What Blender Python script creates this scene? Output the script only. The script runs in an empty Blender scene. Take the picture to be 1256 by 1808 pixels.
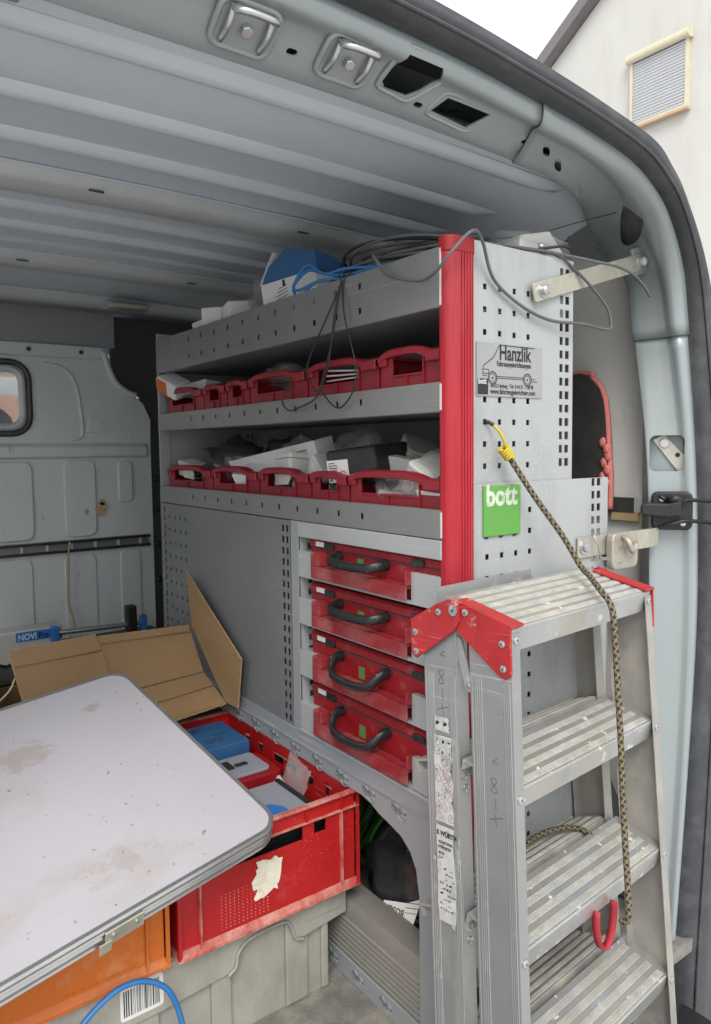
import bpy, bmesh, math, random
from mathutils import Vector, Matrix, Euler, noise as mnoise
random.seed(7)
R = math.radians
scene = bpy.context.scene
col = scene.collection

# ------------------------------------------------------------------ camera, sky, sun, exposure
cam_d = bpy.data.cameras.new('camera')
cam = bpy.data.objects.new('camera', cam_d); col.objects.link(cam); scene.camera = cam
cam.matrix_world = Matrix(((0.80569195, 0.05095342, -0.59013916, -0.833),
                           (-0.59221176, 0.04898925, -0.80429179, -0.893),
                           (-0.01207094, 0.99749877, 0.06964545, 1.090),
                           (0, 0, 0, 1)))
# columns of the rotation are the camera axes; rows above are world axes seen from the camera
cam_d.sensor_fit = 'HORIZONTAL'; cam_d.sensor_width = 36.0
cam_d.lens = 1297.0 / 1256.0 * 36.0
cam_d.shift_y = -22.0 / 1256.0
cam_d.clip_start = 0.02; cam_d.clip_end = 500.0

SUN_EL, SUN_AZ = 48.0, 215.0           # degrees; azimuth clockwise from +Y: light from behind-left of the camera
world = bpy.data.worlds.new('World'); scene.world = world; world.use_nodes = True
wn = world.node_tree.nodes; wl = world.node_tree.links
for n in list(wn): wn.remove(n)
sky = wn.new('ShaderNodeTexSky'); sky.sky_type = 'NISHITA'; sky.sun_disc = False
sky.sun_elevation = R(SUN_EL); sky.sun_rotation = R(SUN_AZ)
sky.air_density = 1.6; sky.dust_density = 6.0; sky.ozone_density = 1.0
hs = wn.new('ShaderNodeHueSaturation'); hs.inputs['Saturation'].default_value = 0.14
mx = wn.new('ShaderNodeMix'); mx.data_type = 'RGBA'; mx.inputs[0].default_value = 0.62
cn = wn.new('ShaderNodeTexNoise'); cn.inputs['Scale'].default_value = 2.2; cn.inputs['Detail'].default_value = 5
ct = wn.new('ShaderNodeTexCoord'); wl.new(ct.outputs['Generated'], cn.inputs['Vector'])
cr = wn.new('ShaderNodeMix'); cr.data_type = 'RGBA'; wl.new(cn.outputs[0], cr.inputs[0])
cr.inputs[6].default_value = (6.6, 6.8, 7.2, 1); cr.inputs[7].default_value = (8.8, 8.9, 9.1, 1)
wl.new(cr.outputs[2], mx.inputs[7])                       # cloud cover over the clear sky
bg = wn.new('ShaderNodeBackground'); bg.inputs['Strength'].default_value = 0.13
wo = wn.new('ShaderNodeOutputWorld')
wl.new(sky.outputs[0], hs.inputs['Color']); wl.new(hs.outputs[0], mx.inputs[6])
wl.new(mx.outputs[2], bg.inputs['Color']); wl.new(bg.outputs[0], wo.inputs['Surface'])
sun_d = bpy.data.lights.new('sun', 'SUN'); sun_d.energy = 1.0; sun_d.angle = R(25); sun_d.color = (1.0, 0.97, 0.92)
sun = bpy.data.objects.new('sun', sun_d); col.objects.link(sun)
_a, _e = R(SUN_AZ), R(SUN_EL)
sun_dir = Vector((math.sin(_a) * math.cos(_e), math.cos(_a) * math.cos(_e), math.sin(_e)))
sun.rotation_euler = sun_dir.to_track_quat('Z', 'Y').to_euler()
sun.location = (0, -6, 8)
vs = scene.view_settings
vs.view_transform = 'Standard'; vs.look = 'None'; vs.exposure = 0.76; vs.gamma = 1.0; vs.use_curve_mapping = False
scene.render.engine = 'CYCLES'
cy = scene.cycles
cy.use_denoising = True; cy.max_bounces = 9; cy.diffuse_bounces = 6; cy.glossy_bounces = 3
cy.transparent_max_bounces = 10; cy.transmission_bounces = 4; cy.sample_clamp_indirect = 6.0
cy.caustics_reflective = False; cy.caustics_refractive = False

# ------------------------------------------------------------------ materials
def new_mat(name):
    m = bpy.data.materials.new(name); m.use_nodes = True
    nt = m.node_tree
    return m, nt, nt.nodes['Principled BSDF']
def mixc(nt, fac, a, b, blend='MIX'):
    n = nt.nodes.new('ShaderNodeMix'); n.data_type = 'RGBA'; n.blend_type = blend
    for s, v in ((0, fac), (6, a), (7, b)):
        if hasattr(v, 'links') or hasattr(v, 'is_output'): nt.links.new(v, n.inputs[s])
        elif s == 0: n.inputs[0].default_value = v
        else: n.inputs[s].default_value = (*v, 1) if len(v) == 3 else v
    return n.outputs[2]
def ramp(nt, src, lo, hi):
    n = nt.nodes.new('ShaderNodeMapRange'); n.inputs[1].default_value = lo; n.inputs[2].default_value = hi
    nt.links.new(src, n.inputs[0]); return n.outputs[0]
def noise(nt, coord, scale, detail=4, rough=0.6, stretch=None, dist=0.0):
    if stretch:
        mp = nt.nodes.new('ShaderNodeMapping'); mp.inputs['Scale'].default_value = stretch[:3]
        if len(stretch) > 3: mp.inputs['Rotation'].default_value = stretch[3]
        nt.links.new(coord, mp.inputs[0]); coord = mp.outputs[0]
    n = nt.nodes.new('ShaderNodeTexNoise'); n.inputs['Scale'].default_value = scale
    n.inputs['Detail'].default_value = detail; n.inputs['Roughness'].default_value = rough
    n.inputs['Distortion'].default_value = dist
    nt.links.new(coord, n.inputs['Vector']); return n.outputs[0]
def mul(nt, a, b):
    n = nt.nodes.new('ShaderNodeMath'); n.operation = 'MULTIPLY'
    for i, v in enumerate((a, b)):
        if hasattr(v, 'is_output'): nt.links.new(v, n.inputs[i])
        else: n.inputs[i].default_value = v
    return n.outputs[0]
def upmask(nt, lo=0.3, hi=0.9):
    g = nt.nodes.new('ShaderNodeNewGeometry'); s = nt.nodes.new('ShaderNodeSeparateXYZ')
    nt.links.new(g.outputs['Normal'], s.inputs[0]); return ramp(nt, s.outputs[2], lo, hi)
MATS = {}
def M(name, c, rough=0.5, metal=0.0, var=0.12, vscale=6.0, bump=0.0, bscale=80.0, dust=None, dlo=0.55, dhi=0.7,
      dscale=9.0, dust_amt=0.8, dust_up=False, scr=None, scr_amt=0.5, scr_w=0.03, spec=0.5, coat=0.0, rvar=0.15,
      dstretch=None, stain=None, stain_lo=0.6, stain_hi=0.72, stain_scale=3.0, sstretch=None):
    """painted / plastic / metal surface: tone variation, optional dust, stains, scratches, relief"""
    m, nt, b = new_mat(name)
    tc = nt.nodes.new('ShaderNodeTexCoord'); o = tc.outputs['Object']
    n1 = noise(nt, o, vscale, 6, 0.65)
    lo = tuple(max(0, x * (1 - var)) for x in c); hi = tuple(min(1, x * (1 + var)) for x in c)
    out = mixc(nt, ramp(nt, n1, 0.3, 0.7), lo, hi)
    rgh = None
    if stain:
        f = mul(nt, ramp(nt, noise(nt, o, stain_scale, 8, 0.7, sstretch), stain_lo, stain_hi), 0.85)
        out = mixc(nt, f, out, stain)
    if scr:
        fs = []
        for rot in ((0.5, 0.9, 0.3), (0.2, -0.6, 1.1)):
            s = noise(nt, o, 9, 2, 0.4, (26, 0.8, 26, rot), 0.3)
            k = ramp(nt, s, 0.70 - scr_w, 0.72)
            msk = ramp(nt, noise(nt, o, 4.0, 3), 0.5, 0.66)
            fs.append(mul(nt, k, msk))
        ad = nt.nodes.new('ShaderNodeMath'); ad.operation = 'MAXIMUM'
        nt.links.new(fs[0], ad.inputs[0]); nt.links.new(fs[1], ad.inputs[1])
        out = mixc(nt, mul(nt, ad.outputs[0], scr_amt), out, scr)
    if dust:
        f = ramp(nt, noise(nt, o, dscale, 9, 0.72, dstretch), dlo, dhi)
        if dust_up: f = mul(nt, f, upmask(nt))
        f = mul(nt, f, dust_amt)
        out = mixc(nt, f, out, dust)
        rr = nt.nodes.new('ShaderNodeMapRange'); rr.inputs[3].default_value = rough; rr.inputs[4].default_value = 0.85
        nt.links.new(f, rr.inputs[0]); rgh = rr.outputs[0]
        if metal:
            mm = nt.nodes.new('ShaderNodeMapRange'); mm.inputs[3].default_value = metal; mm.inputs[4].default_value = 0.0
            nt.links.new(f, mm.inputs[0]); nt.links.new(mm.outputs[0], b.inputs['Metallic'])
    nt.links.new(out, b.inputs['Base Color'])
    if rgh is None:
        rr = nt.nodes.new('ShaderNodeMapRange'); rr.inputs[3].default_value = max(0.02, rough - rvar); rr.inputs[4].default_value = min(1, rough + rvar)
        nt.links.new(noise(nt, o, 14, 5), rr.inputs[0]); rgh = rr.outputs[0]
    nt.links.new(rgh, b.inputs['Roughness'])
    if not (dust and metal): b.inputs['Metallic'].default_value = metal
    b.inputs['Specular IOR Level'].default_value = spec
    b.inputs['Coat Weight'].default_value = coat
    if bump:
        bp = nt.nodes.new('ShaderNodeBump'); bp.inputs['Strength'].default_value = bump; bp.inputs['Distance'].default_value = 0.003
        nt.links.new(noise(nt, o, bscale, 5), bp.inputs['Height']); nt.links.new(bp.outputs[0], b.inputs['Normal'])
    MATS[name] = m
    return m
DUST = (0.46, 0.41, 0.34)
van_paint = M('van_paint', (0.325, 0.365, 0.37), 0.34, 0.2, 0.05, 3, 0.05, 30, dust=(0.30, 0.29, 0.27), dlo=0.60, dhi=0.75, dscale=5, dust_amt=0.35)
roof_paint = M('roof_paint', (0.60, 0.66, 0.715), 0.38, 0.1, 0.06, 2.5, 0.25, 5, dust=(0.28, 0.28, 0.27), dlo=0.6, dhi=0.8, dscale=4, dust_amt=0.3)
beam_paint = M('beam_paint', (0.55, 0.585, 0.585), 0.42, 0.15, 0.08, 5, 0.08, 30, dust=(0.25, 0.24, 0.22), dlo=0.66, dhi=0.72, dscale=26, dust_amt=0.6)
bulk_paint = M('bulkhead_paint', (0.64, 0.685, 0.69), 0.45, 0.05, 0.05, 3, 0.05, 30, stain=(0.30, 0.29, 0.27), stain_lo=0.60, stain_hi=0.74, stain_scale=7, sstretch=(6, 1, 1.2), scr=(0.30, 0.29, 0.28), scr_amt=0.4)
side_paint = M('side_wall_paint', (0.55, 0.54, 0.51), 0.5, 0.0, 0.06, 3, 0.04, 30, stain=(0.36, 0.34, 0.30), stain_lo=0.62, stain_hi=0.8, stain_scale=4)
rubber = M('rubber', (0.038, 0.041, 0.047), 0.42, 0, 0.2, 12, 0.12, 120, dust=(0.15, 0.15, 0.155), dlo=0.48, dhi=0.75, dscale=16, dust_amt=0.5, spec=0.7)
black_plastic = M('black_plastic', (0.016, 0.016, 0.017), 0.42, 0, 0.2, 12, 0.08, 150, dust=(0.16, 0.15, 0.13), dlo=0.56, dhi=0.75, dscale=22, dust_amt=0.4)
dark_void = M('dark_metal_and_shade', (0.05, 0.052, 0.055), 0.6, 0, 0.1)  # dark metal; also carries the shade of voids behind holes and gaps
floor_mat = M('floor_mat', (0.17, 0.165, 0.15), 0.8, 0, 0.18, 20, 0.7, 160, dust=(0.42, 0.38, 0.31), dlo=0.45, dhi=0.7, dscale=16, dust_amt=0.6)
rack_grey = M('rack_grey', (0.30, 0.315, 0.33), 0.42, 0.1, 0.05, 5, 0.03, 60, scr=(0.62, 0.62, 0.60), scr_amt=0.5, dust=(0.20, 0.19, 0.17), dlo=0.66, dhi=0.78, dscale=10, dust_amt=0.4)
door_grey = M('door_grey', (0.185, 0.195, 0.20), 0.42, 0.15, 0.06, 4, 0.03, 60, scr=(0.5, 0.5, 0.5), scr_amt=0.45, dust=(0.14, 0.135, 0.13), dlo=0.62, dhi=0.78, dscale=8, dust_amt=0.4)
panel_grey = M('panel_grey', (0.385, 0.405, 0.405), 0.4, 0.1, 0.05, 5, 0.03, 60, stain=(0.30, 0.31, 0.31), stain_lo=0.52, stain_hi=0.75, stain_scale=6, sstretch=(2.5, 1, 0.8), scr=(0.72, 0.72, 0.70), scr_amt=0.55, scr_w=0.04)
lip_grey = M('lip_grey', (0.235, 0.24, 0.235), 0.36, 0.35, 0.06, 5, 0.03, 60, scr=(0.65, 0.65, 0.63), scr_amt=0.55)  # rack grey made darker; the lips' shading is put into this colour
red_post = M('red_anodised', (0.36, 0.012, 0.022), 0.36, 0.1, 0.18, 4, 0.05, 60, dust=(0.50, 0.15, 0.16), dlo=0.5, dhi=0.8, dscale=14, dust_amt=0.4, dstretch=(1, 1, 0.12))
red_bin = M('red_bin_plastic', (0.235, 0.010, 0.020), 0.42, 0, 0.14, 9, 0.05, 60, dust=(0.28, 0.12, 0.11), dlo=0.58, dhi=0.85, dscale=16, dust_amt=0.3)
red_case = M('red_case_plastic', (0.27, 0.005, 0.010), 0.5, 0, 0.1, 7, 0.05, 60, dust=DUST, dlo=0.56, dhi=0.85, dscale=14, dust_amt=0.35)
red_tray = M('red_tray_dusty', (0.26, 0.014, 0.020), 0.5, 0, 0.15, 7, 0.05, 60, dust=(0.40, 0.20, 0.18), dlo=0.42, dhi=0.78, dscale=17, dust_amt=0.62, scr=(0.5, 0.26, 0.25), scr_amt=0.4)
red_rim = M('red_crate_dusty_edge', (0.40, 0.016, 0.016), 0.5, 0, 0.12, 5, 0.04, 70, dust=(0.56, 0.34, 0.27), dlo=0.36, dhi=0.62, dscale=24, dust_amt=0.75)
red_crate = M('red_crate_plastic', (0.40, 0.011, 0.012), 0.36, 0, 0.12, 5, 0.04, 70, dust=(0.52, 0.26, 0.22), dlo=0.58, dhi=0.86, dscale=11, dust_amt=0.4, scr=(0.66, 0.26, 0.24), scr_amt=0.45)
orange_crate = M('orange_crate_plastic', (0.56, 0.135, 0.012), 0.42, 0, 0.08, 5, 0.04, 70, dust=(0.68, 0.42, 0.26), dlo=0.55, dhi=0.85, dscale=9, dust_amt=0.6, scr=(0.72, 0.34, 0.15), scr_amt=0.4)
grey_crate = M('grey_crate_plastic', (0.35, 0.34, 0.295), 0.55, 0, 0.1, 6, 0.06, 60, dust=(0.20, 0.19, 0.155), dlo=0.42, dhi=0.72, dscale=9, dust_amt=0.75, dstretch=(1, 1, 0.5), scr=(0.5, 0.48, 0.43), scr_amt=0.4)
ribbed_grey = M('ribbed_grey_plastic', (0.23, 0.22, 0.195), 0.55, 0, 0.1, 6, 0.06, 60, dust=(0.25, 0.23, 0.2), dlo=0.5, dhi=0.8, dscale=8, dust_amt=0.5, scr=(0.62, 0.6, 0.55), scr_amt=0.5)
alu = M('ladder_aluminium', (0.48, 0.485, 0.485), 0.38, 0.7, 0.08, 8, 0.05, 90, dust=(0.62, 0.61, 0.57), dlo=0.58, dhi=0.70, dscale=22, dust_amt=0.6, scr=(0.78, 0.78, 0.76), scr_amt=0.4)
alu_web = M('ladder_rail_aluminium', (0.34, 0.345, 0.345), 0.46, 0.55, 0.10, 5, 0.04, 90, dust=(0.42, 0.40, 0.36), dlo=0.56, dhi=0.72, dscale=14, dust_amt=0.4, dstretch=(1, 1, 0.25), scr=(0.7, 0.7, 0.68), scr_amt=0.6)
alu_tread = M('ladder_tread', (0.47, 0.48, 0.485), 0.40, 0.65, 0.14, 14, 0.06, 90, dust=(0.74, 0.73, 0.69), dlo=0.60, dhi=0.635, dscale=30, dust_amt=0.85, stain=(0.50, 0.47, 0.40), stain_lo=0.47, stain_hi=0.60, stain_scale=16, sstretch=(0.7, 1.2, 1))
rib_dust = M('dusty_tread_ribs', (0.47, 0.45, 0.395), 0.65, 0.2, 0.14, 30, 0.05, 90, dust=(0.60, 0.575, 0.50), dlo=0.4, dhi=0.65, dscale=40, dust_amt=0.7, stain=(0.40, 0.40, 0.39), stain_lo=0.50, stain_hi=0.60, stain_scale=18)
alu_dusty = M('ladder_inside_aluminium', (0.38, 0.37, 0.345), 0.5, 0.5, 0.15, 7, 0.05, 90, dust=(0.46, 0.41, 0.33), dlo=0.45, dhi=0.70, dscale=15, dust_amt=0.75)
alu_trim = M('table_trim', (0.58, 0.585, 0.58), 0.28, 0.85, 0.08, 12, 0.05, 60, dust=(0.30, 0.27, 0.22), dlo=0.62, dhi=0.75, dscale=20, dust_amt=0.6)
galv = M('galvanised_steel', (0.56, 0.545, 0.46), 0.4, 0.7, 0.15, 14, 0.05, 60, stain=(0.45, 0.43, 0.36), stain_lo=0.5, stain_hi=0.7, stain_scale=30)
steel = M('bolt_steel', (0.55, 0.56, 0.57), 0.32, 0.85, 0.1, 20)
rust_steel = M('stained_steel', (0.42, 0.39, 0.34), 0.5, 0.5, 0.15, 20, 0.1, 60, stain=(0.30, 0.17, 0.08), stain_lo=0.55, stain_hi=0.7, stain_scale=24)
red_hinge = M('red_hinge_plastic', (0.39, 0.020, 0.024), 0.45, 0, 0.16, 14, 0.05, 60, dust=(0.62, 0.50, 0.43), dlo=0.58, dhi=0.66, dscale=26, dust_amt=0.6, scr=(0.75, 0.4, 0.38), scr_amt=0.4)
white_plastic = M('white_plastic', (0.60, 0.60, 0.57), 0.45, 0, 0.05, 8)
grey_white = M('pale_grey_plastic', (0.48, 0.48, 0.46), 0.5, 0, 0.06, 8)
white_card = M('white_card', (0.68, 0.68, 0.69), 0.6, 0, 0.04, 8)
paper = M('paper', (0.72, 0.71, 0.68), 0.7, 0, 0.05, 20)
worn_paper = M('worn_sticker', (0.52, 0.515, 0.49), 0.7, 0, 0.12, 30, 0, 60, stain=(0.33, 0.33, 0.32), stain_lo=0.52, stain_hi=0.62, stain_scale=45)
back_grey = M('back_panel_grey', (0.23, 0.235, 0.24), 0.5, 0.1, 0.06, 5)  # rack grey darkened, with the shelf interior's shade put into the colour
torn_paper = M('torn_paper', (0.70, 0.66, 0.54), 0.75, 0, 0.12, 40, 0.3, 90, stain=(0.50, 0.38, 0.16), stain_lo=0.55, stain_hi=0.7, stain_scale=30)
blue_card = M('blue_card', (0.03, 0.115, 0.27), 0.45, 0, 0.1, 8)
blue_plastic = M('blue_plastic', (0.03, 0.17, 0.50), 0.4, 0, 0.08, 8)
ink = M('black_print', (0.02, 0.02, 0.022), 0.6, 0, 0.1)
ink_soft = M('pencil_mark', (0.10, 0.10, 0.10), 0.7, 0, 0.1)
grey_print = M('sticker_grey', (0.34, 0.345, 0.35), 0.4, 0.2, 0.05, 12, scr=(0.5, 0.5, 0.5), scr_amt=0.4)
green_sign = M('green_sign', (0.11, 0.33, 0.06), 0.45, 0, 0.05, 10, dust=(0.3, 0.42, 0.22), dlo=0.66, dhi=0.72, dscale=20, dust_amt=0.4)
green_tag = M('green_tag', (0.10, 0.20, 0.06), 0.5, 0, 0.12, 20)
pale_print = M('pale_print', (0.55, 0.60, 0.50), 0.5, 0, 0.15, 60, dust=(0.16, 0.36, 0.1), dlo=0.55, dhi=0.6, dscale=50, dust_amt=0.6)
card = M('corrugated_cardboard', (0.285, 0.18, 0.088), 0.8, 0, 0.07, 5, 0.12, 140)
card_edge = M('cardboard_edge', (0.42, 0.29, 0.16), 0.85, 0, 0.2, 60, 0.3, 200)
cable_black = M('black_cable', (0.022, 0.022, 0.023), 0.5, 0, 0.15, 20)
cable_grey = M('grey_cable', (0.11, 0.11, 0.115), 0.5, 0, 0.15, 20)
cable_blue = M('blue_cable', (0.03, 0.17, 0.42), 0.4, 0, 0.1, 20)
cable_green = M('green_cable', (0.03, 0.13, 0.02), 0.45, 0, 0.2, 20)
cable_white = M('white_cable', (0.45, 0.44, 0.42), 0.5, 0, 0.1, 20)
yellow_wire = M('yellow_wire', (0.50, 0.39, 0.03), 0.45, 0, 0.12, 40, 0.2, 200)
pink_foam = M('pink_foam', (0.62, 0.19, 0.17), 0.8, 0, 0.15, 30, 0.4, 80)
dark_foam = M('dark_bitumen', (0.045, 0.043, 0.04), 0.7, 0, 0.3, 12, 0.5, 50, dust=(0.24, 0.2, 0.17), dlo=0.6, dhi=0.68, dscale=14, dust_amt=0.6)
red_strap = M('red_webbing', (0.40, 0.03, 0.045), 0.7, 0, 0.1, 60, 0.4, 300)
wood_pale = M('pale_wood', (0.48, 0.36, 0.19), 0.6, 0, 0.12, 12)
plaster = M('house_render', (0.55, 0.545, 0.515), 0.9, 0, 0.05, 0.6, 0.5, 14, stain=(0.46, 0.45, 0.41), stain_lo=0.5, stain_hi=0.8, stain_scale=0.9, sstretch=(1, 2.5, 0.4))
shutter_mat = M('shutter_slats', (0.50, 0.515, 0.53), 0.5, 0, 0.03, 4)
frame_ochre = M('window_frame_paint', (0.60, 0.555, 0.41), 0.6, 0, 0.08, 4)
frame_brown = M('window_sill_paint', (0.50, 0.36, 0.25), 0.6, 0, 0.08, 4)
roof_tile = M('roof_edge', (0.17, 0.16, 0.165), 0.7, 0, 0.12, 3)
asphalt = M('yard_paving', (0.47, 0.465, 0.45), 0.9, 0, 0.15, 2, 0.4, 30)
brick_red = M('brick_facade', (0.36, 0.16, 0.10), 0.9, 0, 0.2, 6)
ext_paint = M('van_exterior', (0.40, 0.42, 0.43), 0.3, 0.4, 0.03, 3, coat=0.4)
seat_fab = M('seat_fabric', (0.035, 0.035, 0.04), 0.85, 0, 0.1, 20)

# table board: off-white laminate with smears, specks and plaster residue
def table_mat():
    m, nt, b = new_mat('white_laminate')
    o = nt.nodes.new('ShaderNodeTexCoord').outputs['Object']
    c = mixc(nt, ramp(nt, noise(nt, o, 3, 5), 0.3, 0.7), (0.41, 0.395, 0.425), (0.455, 0.44, 0.47))
    smear = mul(nt, ramp(nt, noise(nt, o, 5.0, 9, 0.7, (0.7, 1.5, 1)), 0.50, 0.68), ramp(nt, noise(nt, o, 2.2, 2), 0.46, 0.6))
    c = mixc(nt, mul(nt, smear, 0.75), c, (0.37, 0.32, 0.27))
    c = mixc(nt, mul(nt, ramp(nt, noise(nt, o, 9, 10, 0.75), 0.635, 0.69), 0.8), c, (0.29, 0.22, 0.16))
    c = mixc(nt, mul(nt, ramp(nt, noise(nt, o, 70, 3, 0.5), 0.69, 0.72), 0.8), c, (0.16, 0.14, 0.13))
    s = noise(nt, o, 9, 2, 0.4, (30, 0.6, 30, (0, 0, 0.7)), 0.3)
    c = mixc(nt, mul(nt, mul(nt, ramp(nt, s, 0.68, 0.72), ramp(nt, noise(nt, o, 6, 2), 0.55, 0.65)), 0.5), c, (0.38, 0.36, 0.36))
    for (px_, py_, rx_, ry_, cc, k_) in ((-0.275, 0.405, 0.075, 0.05, (0.30, 0.225, 0.16), 0.60), (-0.115, 0.47, 0.03, 0.022, (0.26, 0.19, 0.13), 0.62), (-0.26, 0.09, 0.16, 0.07, (0.33, 0.285, 0.24), 0.75), (-0.50, 0.20, 0.20, 0.10, (0.33, 0.29, 0.25), 0.8), (-0.42, 0.43, 0.16, 0.06, (0.33, 0.27, 0.21), 0.7)):
        mp = nt.nodes.new('ShaderNodeMapping'); mp.inputs['Location'].default_value = (-px_ / rx_, -py_ / ry_, 0); mp.inputs['Scale'].default_value = (1 / rx_, 1 / ry_, 0)
        nt.links.new(o, mp.inputs[0])
        ln = nt.nodes.new('ShaderNodeVectorMath'); ln.operation = 'LENGTH'; nt.links.new(mp.outputs[0], ln.inputs[0])
        near_ = ramp(nt, ln.outputs['Value'], 1.0, 0.0)
        ad = nt.nodes.new('ShaderNodeMath'); ad.operation = 'MULTIPLY_ADD'; nt.links.new(near_, ad.inputs[0]); ad.inputs[1].default_value = 0.42
        nt.links.new(noise(nt, o, 34, 9, 0.72, (1, 1.6, 1)), ad.inputs[2])
        f_ = mul(nt, mul(nt, ramp(nt, ad.outputs[0], k_, k_ + 0.13), ramp(nt, near_, 0.02, 0.2)), 0.42)
        c = mixc(nt, f_, c, cc)
    nt.links.new(c, b.inputs['Base Color'])
    b.inputs['Roughness'].default_value = 0.5; b.inputs['Specular IOR Level'].default_value = 0.3
    bp = nt.nodes.new('ShaderNodeBump'); bp.inputs['Strength'].default_value = 0.06; bp.inputs['Distance'].default_value = 0.002
    nt.links.new(noise(nt, o, 160, 3), bp.inputs['Height']); nt.links.new(bp.outputs[0], b.inputs['Normal'])
    return m
laminate = table_mat()
def film_mat(name, tint, alpha, rough=0.15):
    m, nt, b = new_mat(name)
    b.inputs['Base Color'].default_value = (*tint, 1); b.inputs['Roughness'].default_value = rough
    b.inputs['Alpha'].default_value = alpha; b.inputs['Specular IOR Level'].default_value = 0.8
    return m
clear_film = film_mat('clear_film', (0.55, 0.55, 0.55), 0.22, 0.10)
milky_lid = film_mat('milky_lid', (0.34, 0.36, 0.42), 0.80, 0.3)
dark_film = film_mat('dark_film', (0.05, 0.05, 0.052), 0.72, 0.12)
def glass_mat():
    m, nt, b = new_mat('window_glass')
    b.inputs['Base Color'].default_value = (0.8, 0.86, 0.85, 1); b.inputs['Roughness'].default_value = 0.02
    b.inputs['Alpha'].default_value = 0.18; b.inputs['Specular IOR Level'].default_value = 0.7
    return m
glass = glass_mat()
def braid_mat(name, cols):
    m, nt, b = new_mat(name)
    uv = nt.nodes.new('ShaderNodeTexCoord').outputs['UV']
    sep = nt.nodes.new('ShaderNodeSeparateXYZ'); nt.links.new(uv, sep.inputs[0])
    def helix(ku, kv, off):
        a = mul(nt, sep.outputs[0], ku); bb = mul(nt, sep.outputs[1], kv)
        s = nt.nodes.new('ShaderNodeMath'); s.operation = 'ADD'; nt.links.new(a, s.inputs[0]); nt.links.new(bb, s.inputs[1])
        s2 = nt.nodes.new('ShaderNodeMath'); s2.operation = 'ADD'; nt.links.new(s.outputs[0], s2.inputs[0]); s2.inputs[1].default_value = off
        f = nt.nodes.new('ShaderNodeMath'); f.operation = 'FRACT'; nt.links.new(s2.outputs[0], f.inputs[0]); return f.outputs[0]
    h1 = helix(2, 95, 0); h2 = helix(-3, 70, 0.3)
    c = mixc(nt, ramp(nt, h1, 0.44, 0.5), cols[0], cols[1])
    c = mixc(nt, ramp(nt, h2, 0.68, 0.73), c, cols[2])
    o = nt.nodes.new('ShaderNodeTexCoord').outputs['Object']
    c = mixc(nt, mul(nt, ramp(nt, noise(nt, o, 300, 3), 0.5, 0.7), 0.5), c, (0.03, 0.028, 0.025))
    nt.links.new(c, b.inputs['Base Color']); b.inputs['Roughness'].default_value = 0.85
    bp = nt.nodes.new('ShaderNodeBump'); bp.inputs['Strength'].default_value = 0.8; bp.inputs['Distance'].default_value = 0.0015
    nt.links.new(h1, bp.inputs['Height']); nt.links.new(bp.outputs[0], b.inputs['Normal'])
    return m
braid = braid_mat('braided_cord', ((0.020, 0.018, 0.016), (0.15, 0.115, 0.04), (0.21, 0.19, 0.15)))

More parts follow.
